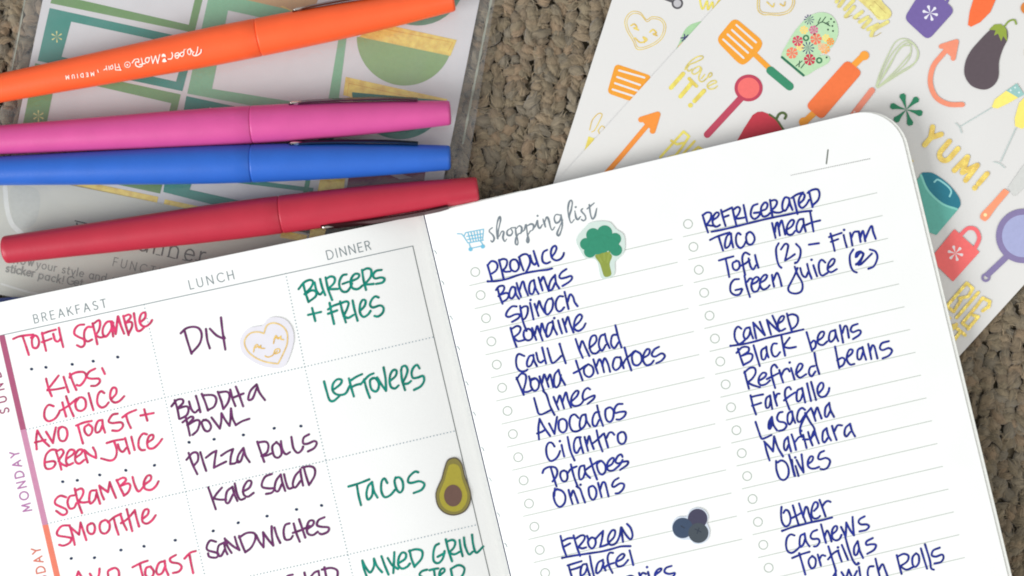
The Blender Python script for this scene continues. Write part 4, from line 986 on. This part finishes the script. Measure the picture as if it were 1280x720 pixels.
# ---- left: clear sleeve with a sticker sheet and a card inside
sheetC = sheet("sticker_sheet", "frame sticker sheet inside the clear sleeve under the pens, green boxes and gold bars", "sticker sheet",
               [(66, -62), (612, -62), (545, 270), (0, 262)], 0.0001, 0.0004, sheet_paper2)
sheetC.data.materials[0] = sheet_paper2
OL, TL, LG = (108, 146, 88), (56, 136, 122), (128, 176, 140)
card = sheet("card_insert", "grey cream printed card at the foot of the clear sleeve, below the gold bars", "card",
             [(3, 214), (548, 325), (516, 480), (-28, 362)], 0.0004, 0.0008, mat("card_stock", (196, 195, 184), rough=0.6, var=0.02, scale=60, spec=0.25))


def frame(outer, hole, rgb, name="frame_sticker"):
    s = Sticker(sheetC, name)
    s.fill(ID, outer, rgb, holes=hole)
    return s


frame("80,-60 63,4 243,41 268,-60", "105,-50 92,-2 236,31 255,-50", OL)
s = frame("62,10 245,50 228,114 47,76", "89,27 233,58 220,102 77,71", TL); s.star(71, 46, 7.2, (250, 232, 150), 6, 0.13, 0.5, kind='foil')
s = frame("44,79 226,118 212,178 28,158", "70,96 214,129 203,175 58,156", (116, 156, 104)); s.star(48, 145, 7.2, (250, 232, 150), 6, 0.13, 0.5, kind='foil')
frame("262,-10 436,25 420,152 234,117", "285,13 424,43 409,134 265,111", LG)
frame("233,120 420,160 408,215 222,176", "262,134 400,163 392,204 250,172", TL)
s = Sticker(sheetC, "label_sticker"); s.fill(ID, "296,-20 398,-2 392,14 370,14 300,-2", (190, 150, 104)); s.line(ID, "352,8 372,15 395,10", 1.2, GOLD, "gold_edge", 'foil')
s = Sticker(sheetC, "circle_sticker", label="grey green circle behind the orange cap"); s.disc(522, -28, 60, (98, 142, 120))
s = Sticker(sheetC, "circle_sticker", label="olive green half circle under a gold bar"); k = s._ink(); k.poly([(506+60*math.cos(a), 47+60*math.sin(a)) for a in np.linspace(0.18, math.pi-0.02, 40)]+[(446, 46)]); s._fin(k, "disc", M((138, 166, 112)))
s.fill(ID, "449,46 470,28 571,50 563,70", GOLD, "gold_bar", kind='foil'); s.line(ID, "480,36 566,53 560,64", 0.8, (226, 172, 80), "gold_edge", 'foil', curved=False)
s = Sticker(sheetC, "gold_bar_sticker"); s.fill(ID, "432,96 559,124 553,150 429,119", GOLD, kind='foil'); s.line(ID, "548,129 436,104 434,119", 0.8, (226, 172, 80), "gold_edge", 'foil', curved=False)
s = Sticker(sheetC, "circle_sticker", label="teal circle between the pink and blue caps"); k = s._ink(); k.poly([(500+60*math.cos(a), 114+60*math.sin(a)) for a in np.linspace(0.2, math.pi-0.02, 40)]); s._fin(k, "disc", M((52, 126, 112)))
s = Sticker(sheetC, "gold_bar_sticker"); s.fill(ID, "82,222 198,246 195,259 84,235", GOLD, kind='foil'); s.line(ID, "192,255 90,233 92,228", 0.8, (226, 172, 80), "gold_edge", 'foil', curved=False)
s = Sticker(sheetC, "gold_bar_sticker"); s.fill(ID, "206,249 330,275 327,288 203,262", GOLD, kind='foil'); s.line(ID, "322,284 210,260 212,253", 0.8, (226, 172, 80), "gold_edge", 'foil', curved=False)
frame("130,195 208,211 200,242 120,225", "140,200 190,210 185,228 132,216", (100, 138, 84))
frame("208,212 392,235 380,285 204,240", "242,222 388,240 378,268 237,237", TL)
s = Sticker(sheetC, "label_sticker"); s.fill(ID, "393,200 383,250 377,250 387,200", (58, 140, 110))
s = Sticker(sheetC, "gold_bar_sticker"); s.fill(ID, "402,215 432,218 427,262 392,262", GOLD, kind='foil')
s = Sticker(sheetC, "label_sticker", label="plum label between the blue and red caps"); s.fill(ID, "440,196 533,206 527,250 432,244", (128, 74, 96)); s.fill(ID, "455,205 470,206 515,222 500,224", (176, 160, 170), "stripe")

zc = lambda x, y: 0.0008
k = Ink(zc, 0.00004)
for s_ in T(0, 180, 4)("640,515 640,450|690,520 690,470"): pass
dx, dy = 0.968, 0.252
text(k, "FUNCTIONAL", 141, 332, 246, 356, 10.4, 1.1)
o = k.build("printed_caption", M((122, 124, 118))); parent_keep(o, card)
k = Ink(zc, 0.00004)
text(k, "anner", 172, 312.5, 256, 330, 21.5, 2.1)
text(k, "so", 262, 331, 281, 335.5, 13, 1.6)
for a_, b_ in ((197, 318.5), (211, 321), (216, 322.5), (230, 325)): k.stroke([(a_-2, b_-.5), (a_+3, b_+.6)], 1.2)
k.stroke([(96, 279), (101, 300)], 2.0); k.stroke([(94, 276), (112, 281), (114, 288), (100, 292)], 1.6); k.stroke([(244, 325), (251, 326.5)], 1.2)
o = k.build("printed_title", M((92, 92, 88))); parent_keep(o, card)
k = Ink(zc, 0.00004)
text(k, "now", 17, 329, 42, 332.5, 9.6, 1.7); text(k, "your style and sti", 45, 334.5, 152, 356, 9.4, 1.3)
text(k, "sticker", 7, 339.5, 43, 346.5, 9.6, 1.7); text(k, "pack! ", 48, 348, 84, 356, 9.4, 1.3)
text(k, "Get", 83, 354.5, 103, 359, 10, 1.3)
o = k.build("printed_sentence", M((134, 134, 128))); parent_keep(o, card)
k = Ink(zc, 0.00003); k.stroke(T(0, 180, 4)("25,215 35,320 60,400 110,450")[0], 6, wob=0); k.stroke([(2, 355), (40, 366), (80, 372)], 2.5, wob=0)
o = k.build("printed_swirl", M((214, 214, 208))); parent_keep(o, card)
k = Ink(zc, 0.000025); k.poly(T(0, 180, 4)("60,215 180,225 200,300 170,400 90,420 55,330")[0], curved=True)
o = k.build("printed_swirl", M((186, 187, 179))); parent_keep(o, card)

k = Ink(zc, 0.00004); k.poly([(352, 288), (384, 294), (382, 302), (350, 297)]); k.poly([(388, 287), (408, 284), (404, 302), (386, 299)])
o = k.build("gold_mark", M(GOLD, 'foil')); parent_keep(o, card)


def clear_material():
    m = bpy.data.materials.new("clear_plastic_film"); m.use_nodes = True
    nt = m.node_tree; nt.nodes.clear()
    out = nt.nodes.new("ShaderNodeOutputMaterial")
    tr = nt.nodes.new("ShaderNodeBsdfTransparent"); tr.inputs[0].default_value = (0.97, 0.975, 0.98, 1)
    gl = nt.nodes.new("ShaderNodeBsdfGlossy"); gl.inputs["Roughness"].default_value = 0.16; gl.inputs[0].default_value = (0.95, 0.96, 0.97, 1)
    df = nt.nodes.new("ShaderNodeBsdfDiffuse"); df.inputs[0].default_value = (0.55, 0.57, 0.58, 1)
    tc = nt.nodes.new("ShaderNodeTexCoord")
    n = nt.nodes.new("ShaderNodeTexNoise"); n.inputs["Scale"].default_value = 60; n.inputs["Detail"].default_value = 3; n.inputs["Distortion"].default_value = 1.0
    nt.links.new(tc.outputs["Object"], n.inputs["Vector"])
    bp = nt.nodes.new("ShaderNodeBump"); bp.inputs["Strength"].default_value = 0.5; bp.inputs["Distance"].default_value = 0.002
    nt.links.new(n.outputs["Fac"], bp.inputs["Height"]); nt.links.new(bp.outputs["Normal"], gl.inputs["Normal"])
    mr = nt.nodes.new("ShaderNodeMapRange"); mr.inputs["From Min"].default_value = 0.3; mr.inputs["From Max"].default_value = 0.75; mr.inputs["To Min"].default_value = 0.03; mr.inputs["To Max"].default_value = 0.13
    nt.links.new(n.outputs["Fac"], mr.inputs["Value"])
    m1 = nt.nodes.new("ShaderNodeMixShader"); nt.links.new(mr.outputs[0], m1.inputs[0]); nt.links.new(tr.outputs[0], m1.inputs[1]); nt.links.new(df.outputs[0], m1.inputs[2])
    m2 = nt.nodes.new("ShaderNodeMixShader"); m2.inputs[0].default_value = 0.06; nt.links.new(m1.outputs[0], m2.inputs[1]); nt.links.new(gl.outputs[0], m2.inputs[2])
    nt.links.new(m2.outputs[0], out.inputs["Surface"])
    return m


clear = clear_material()
NX, NY = 60, 44
A0, B0, C0, D0 = (42, -60), (628, -60), (543, 352), (-45, 352)
V = []
for j in range(NY+1):
    for i in range(NX+1):
        u, v = i/NX, j/NY
        x = (A0[0]*(1-u)+B0[0]*u)*(1-v)+(D0[0]*(1-u)+C0[0]*u)*v
        y = (A0[1]*(1-u)+B0[1]*u)*(1-v)+((D0[1]+8)*(1-u)+(C0[1]+125)*u)*v
        z = 0.00125+0.00018*math.sin(x*0.035+y*0.02)*math.sin(y*0.05-x*0.01)
        if u < .08 or u > .96: z -= 0.0005*(abs(u-.5)-.42)*10
        V.append(at(x, y, z))
F = [(j*(NX+1)+i, (j+1)*(NX+1)+i, (j+1)*(NX+1)+i+1, j*(NX+1)+i+1) for j in range(NY) for i in range(NX)]
sleeve = mesh_obj("clear_sleeve", V, F, clear, smooth=True)
tag(sleeve, "clear plastic sleeve under the four pens, its margins showing the carpet", "plastic sleeve")
seam_m = mat("sleeve_seam", (146, 148, 136), rough=0.25, var=0.2, scale=300, spec=0.6)
k = Ink(lambda x, y: 0.00105, 0.0); k.stroke([(616, -10), (600, 70), (587, 135), (578.5, 180)], 2.6, wob=0.2)
o = k.build("seam", seam_m); parent_keep(o, sleeve)
k = Ink(lambda x, y: 0.00105, 0.0); k.stroke([(33, -10), (23, 45), (14, 92)], 1.6, wob=0.3)
o = k.build("seam", seam_m); parent_keep(o, sleeve)

# ---- stickers stuck in the planner
def page_sticker(name, label, zf, base_pts, base_rgb, group=None, th=0.00025):
    x = sum(p[0] for p in base_pts)/len(base_pts); y = sum(p[1] for p in base_pts)/len(base_pts)
    o = slab(name, base_pts, 0, th, mat("sticker_border_%d_%d_%d" % base_rgb, base_rgb, rough=0.4, var=0.02, spec=0.4), zf=lambda a, b: zf(a, b)+th+0.00002)
    tag(o, label, "sticker", group)
    return o


class Deco(Sticker):
    def __init__(self, base, zf, lift):
        self.sh, self.name, self.part, self.n, self.label = base, "x", base, 0, None
        self.zf, self.l = zf, lift

    def _ink(self): return Ink(self.zf, self.l+0.00001*self.n, 1e-6)


ZR = T(640, 180, 4)
bor = "322,490 330,458 362,420 390,395 440,385 490,392 520,425 555,450 565,490 560,540 530,575 515,590 512,650 480,672 445,668 430,600 412,575 370,572 345,540"
b = page_sticker("broccoli_sticker", "broccoli floret sticker beside the PRODUCE heading", z_right, smooth_path(ZR(bor)[0], 2, True), (204, 219, 211))
d = Deco(b, z_right, 0.0003)
d.fill(ZR, "415,560 440,545 455,535 478,540 500,560 488,600 497,650 480,664 460,660 440,600", (138, 152, 66), "stalk", curved=True)
d.line(ZR, "425,548 448,590|460,532 462,580|487,540 478,590", 2.6, (146, 160, 74), "stalk_branch")
for x, y, r in ((370, 500, 30), (405, 455, 34), (463, 445, 38), (515, 475, 30), (520, 530, 30), (390, 538, 30), (450, 500, 45), (500, 505, 35), (425, 510, 42)):
    q = ZR("%d,%d" % (x, y))[0][0]; d.disc(q[0], q[1], r/4, (50, 138, 108), "floret")
ZA = T(420, 570, 7.11)
av = "1045,12 1090,25 1125,75 1150,180 1185,270 1203,350 1190,430 1140,500 1050,530 965,510 905,450 883,360 895,290 935,200 960,110 990,35"
a = page_sticker("avocado_sticker", "avocado half sticker right of the word TACOS", z_left, smooth_path(ZA(av)[0], 2, True), (84, 74, 62))
d = Deco(a, z_left, 0.0003)
d.fill(ZA, "1045,22 1082,34 1115,80 1140,185 1175,275 1192,350 1180,425 1133,490 1050,518 970,500 915,445 893,360 905,292 945,205 970,115 997,45", (134, 124, 62), "skin", curved=True)
d.fill(ZA, "1045,70 1085,85 1108,130 1120,200 1150,280 1168,350 1155,420 1110,478 1048,495 980,475 935,425 918,355 935,290 965,215 985,140 1005,85", (170, 158, 54), "flesh", curved=True)
q = ZA("1040,352")[0][0]; d.disc(q[0], q[1], 13.6, (108, 80, 70), "stone", rx=11.2)
ZH = T(290, 380, 8)
ht = "305,215 270,220 180,240 110,300 78,380 100,480 180,560 300,620 400,640 480,640 540,600 590,480 618,350 600,240 540,160 450,130 370,145"
h = page_sticker("heart_sticker", "lilac smiling heart sticker with gold outline next to DIY", z_left, smooth_path(ZH(ht)[0], 2, True), (224, 221, 228))
d = Deco(h, z_left, 0.0003)
d.line(ZH, "318,295 318,295 260,280 190,290 140,335 125,395 160,475 240,540 340,580 460,598 460,598 510,500 550,400 550,290 500,220 420,190 350,215 318,295", 1.9, (250, 208, 140), "gold_outline", 'foil')
d.line(ZH, "215,480 225,430 250,405 270,440 290,410 285,440 325,445|225,440 265,425 290,435|415,395 425,345 440,315 460,350 490,320 485,350 515,358|420,350 455,335 490,345|330,520 360,532 410,510 430,460 470,450 475,480 430,500 450,470", 1.5, (252, 200, 110), "gold_flower", 'foil')
bb = T(640, 540, 4)
bl = "800,480 806,450 830,425 875,420 890,392 928,378 965,392 982,425 975,455 988,490 982,530 955,556 915,560 890,540 850,538 815,520"
u = page_sticker("blueberry_sticker", "three dark blueberries sticker between the FROZEN and OTHER lists", z_right, smooth_path(bb(bl)[0], 2, True), (206, 214, 226))
d = Deco(u, z_right, 0.0003)
for x, y, r, c in ((928, 433, 49, (66, 64, 86)), (853, 480, 51, (58, 74, 98)), (932, 505, 50, (68, 76, 84))):
    q = bb("%d,%d" % (x, y))[0][0]; d.disc(q[0], q[1], r/4, c, "blueberry")
d.line(bb, "915,485 945,500|935,480 925,508|845,470 862,480", 1.2, (48, 56, 70), "blossom_end")

# ------------------------------------------------------------------ felt pens
pens = []


def lathe(profile, n=48, cap=True):
    V, F = [], []
    for (x, r) in profile:
        for j in range(n):
            a = 2*math.pi*j/n
            V.append((x, r*math.cos(a), r*math.sin(a)))
    for i in range(len(profile)-1):
        for j in range(n):
            a = i*n+j; b = i*n+(j+1) % n
            F.append((a, b, b+n, a+n))
    if cap:
        F.append(tuple(reversed(range(n)))); F.append(tuple((len(profile)-1)*n+j for j in range(n)))
    return V, F


# profile measured from the photograph: (distance from the cap end, radius), in pixels
RAD = [(0, 15.2), (70, 19.3), (140, 22.2), (200, 23.4), (249, 23.8), (300, 23.9), (360, 23.0), (430, 21.2), (520, 19.0), (597, 17.4)]


def pen_r(t):
    for (a, ra), (b, rb) in zip(RAD, RAD[1:]):
        if t <= b: return ra+(rb-ra)*(max(t, a)-a)/(b-a)
    return RAD[-1][1]


def felt_pen(label, rgb, end, other, clip_side, z=0.0075):
    """end = centre of the cap end, other = a second point on the axis, photograph pixels"""
    E = Vector(at(end[0], end[1], z)); O = Vector(at(other[0], other[1], z))
    d = (O-E).normalized()
    ang = math.atan2(d.y, d.x)
    root = bpy.data.objects.new("felt_pen", None); COL.objects.link(root)
    root.location = E; root.rotation_euler = (0, 0, ang); root.empty_display_size = 0.01
    tag(root, label, "pen", "felt tip pens lying on the clear sleeve")
    k = PX*(CAM_H-z)/CAM_H
    m = M(rgb, 'pen')
    prof = [(t*k, pen_r(t)*k) for t in [70, 100, 140, 175, 210, 246]]
    capp = [(0.0*k, 1*k), (0.2*k, 10*k), (0.6*k, 13.6*k), (1.8*k, 14.9*k), (4*k, pen_r(4)*k+0.1*k), (35*k, pen_r(35)*k)]+prof+[(247.6*k, 23.7*k), (248.3*k, 23.2*k)]
    V, F = lathe(capp); cap = mesh_obj("cap", V, F, m, root, True)
    bar = [(247.5*k, 22.6*k), (249.3*k, 22.8*k), (249.6*k, 23.3*k), (250.4*k, 23.75*k)]+[(t*k, pen_r(t)*k) for t in (270, 300, 330, 360, 395, 430, 475, 520, 560, 590)]+[(594*k, 17.4*k), (596.2*k, 16.6*k), (597*k, 15*k)]
    V, F = lathe(bar); b = mesh_obj("barrel", V, F, m, root, True)
    V, F = lathe([(596.6*k, 14.6*k), (597.6*k, 14.2*k), (597.9*k, 12*k), (598*k, 1*k)]); pl = mesh_obj("end_plug", V, F, m, root, True)
    for o in (cap, b, pl):
        for p in o.data.polygons:
            if len(p.vertices) > 4: p.use_smooth = False
    # clip: a bent metal strip along the side of the cap
    s_ = clip_side
    Lc = [(40, 20.6), (48, 21.6), (70, 23.6), (100, 25.2), (140, 26.2), (175, 26.4), (188, 25.6), (194, 24.2), (200, 25.0)]
    V, F = [], []
    w = 5.0; th = 1.3
    a0 = math.radians(20)
    for t, r in Lc:
        ww = w*(0.75 if t > 190 else 1)
        for (q, rr) in ((-ww, r), (ww, r), (ww, r-th*1.6), (-ww, r-th*1.6)):
            y_, z_ = rr, q
            V.append((t*k, s_*(y_*math.cos(a0)-z_*math.sin(a0))*k, (y_*math.sin(a0)+z_*math.cos(a0))*k))
    n = len(Lc)
    for i in range(n-1):
        for j in range(4):
            a = i*4+j; c = i*4+(j+1) % 4
            q = (a, c, c+4, a+4)
            F.append(q if s_ < 0 else tuple(reversed(q)))
    F.append((0, 1, 2, 3)); F.append(tuple(4*(n-1)+j for j in (3, 2, 1, 0)))
    dark = tuple(int(c*0.32+12) for c in rgb)
    cm = mat("clip_metal_%d_%d_%d" % rgb, dark, rough=0.28, metal=0.65, var=0.1, scale=300)
    clip = mesh_obj("clip", V, F, cm, root)
    V, F = lathe([((176+x)*k, r*k) for x, r in ((0, .3), (6, 1.1), (13, 1.8), (18, 2.2), (22, 1.6), (24, .3))], 16)
    V = [(x, y+s_*(24.6*math.cos(a0))*k, z_+(24.6*math.sin(a0))*k) for x, y, z_ in V]
    tip = mesh_obj("clip_tip", V, F, mat("bright_metal", (225, 215, 205), rough=0.18, metal=1.0), clip, True)
    pens.append((root, E, ang, k, z))
    return root


orange = felt_pen("orange felt pen with white lettering, topmost of the four", (252, 98, 48), (567.5, -1.5), (0, 110.3), -1)
pink = felt_pen("pink felt pen between the orange and blue pens", (206, 80, 146), (563.5, 141), (0, 174.8), -1)
blue = felt_pen("blue felt pen just below the pink one", (40, 98, 192), (563.5, 197), (0, 213.6), -1)
red = felt_pen("crimson felt pen nearest the planner's top edge", (182, 42, 62), (598, 236.3), (5, 312.5), 1)


def orange_z(px, py):
    root, E, ang, k, z = pens[0]
    ex, ey = 567.5, -1.5
    L = math.hypot(567.5, 111.8); dx, dy = -567.5/L, 111.8/L
    t = (px-ex)*dx+(py-ey)*dy
    q = -(px-ex)*dy+(py-ey)*dx
    r = pen_r(t)
    return z+math.sqrt(max(0.0, r*r-q*q))*k*0.998


PM = T(60, 30, 5.565); PN = T(150, 40, 10.667)
k = Ink(orange_z, 0.00006)
for s_ in PN("1082,235 1078,272 1035,308 988,316 965,292 985,265|1038,195 1030,255 1008,312|938,222 905,240 903,280 928,304 946,272 940,228 962,262|882,222 855,238 850,300 826,326 800,306 815,275 850,268|790,318 762,352 735,332 738,292 770,275 792,300 745,318|690,275 702,310 686,355 640,362|530,300 502,418|502,418 474,318|474,318 438,418|438,418 416,320|398,345 352,345 338,385 362,410 388,380 388,340|302,425 284,350|335,418 262,438|248,402 212,400 212,445 258,466 300,448|252,405 245,362 200,362 162,412"):
    k.stroke(s_, 1.25, wob=0.1)
for s_ in PN("555,335 558,300 580,288 604,302 614,335 585,328|562,398 574,362 598,350 624,392 594,404"): k.poly(s_)
k.stroke([(159.4+3.5*math.cos(q_), 80.8+3.5*math.sin(q_)) for q_ in np.linspace(0, 6.28, 19)[:-1]], 0.75, closed=True, curved=False, wob=0); k.dot(159.2, 81.2, 1.1)
for s_ in PM("505,322 490,278|508,320 475,320|498,300 478,302|466,278 470,320|448,290 433,295 438,315 452,305 446,285|422,292 426,318|405,292 410,320|408,308 388,320|345,320 350,336"):
    k.stroke(s_, 0.95, wob=0)
x0, y0 = PM("318,334")[0][0]; x1, y1 = PM("122,360")[0][0]
text(k, "MEDIUM", x0, y0, x1, y1, 4.6, 0.85)
o = k.build("printed_lettering", M((255, 238, 226)))
# the lettering moves with the barrel
Mx = Matrix.Translation(pens[0][1]) @ Matrix.Rotation(pens[0][2], 4, 'Z')
o.parent = orange; o.matrix_parent_inverse = Mx.inverted()
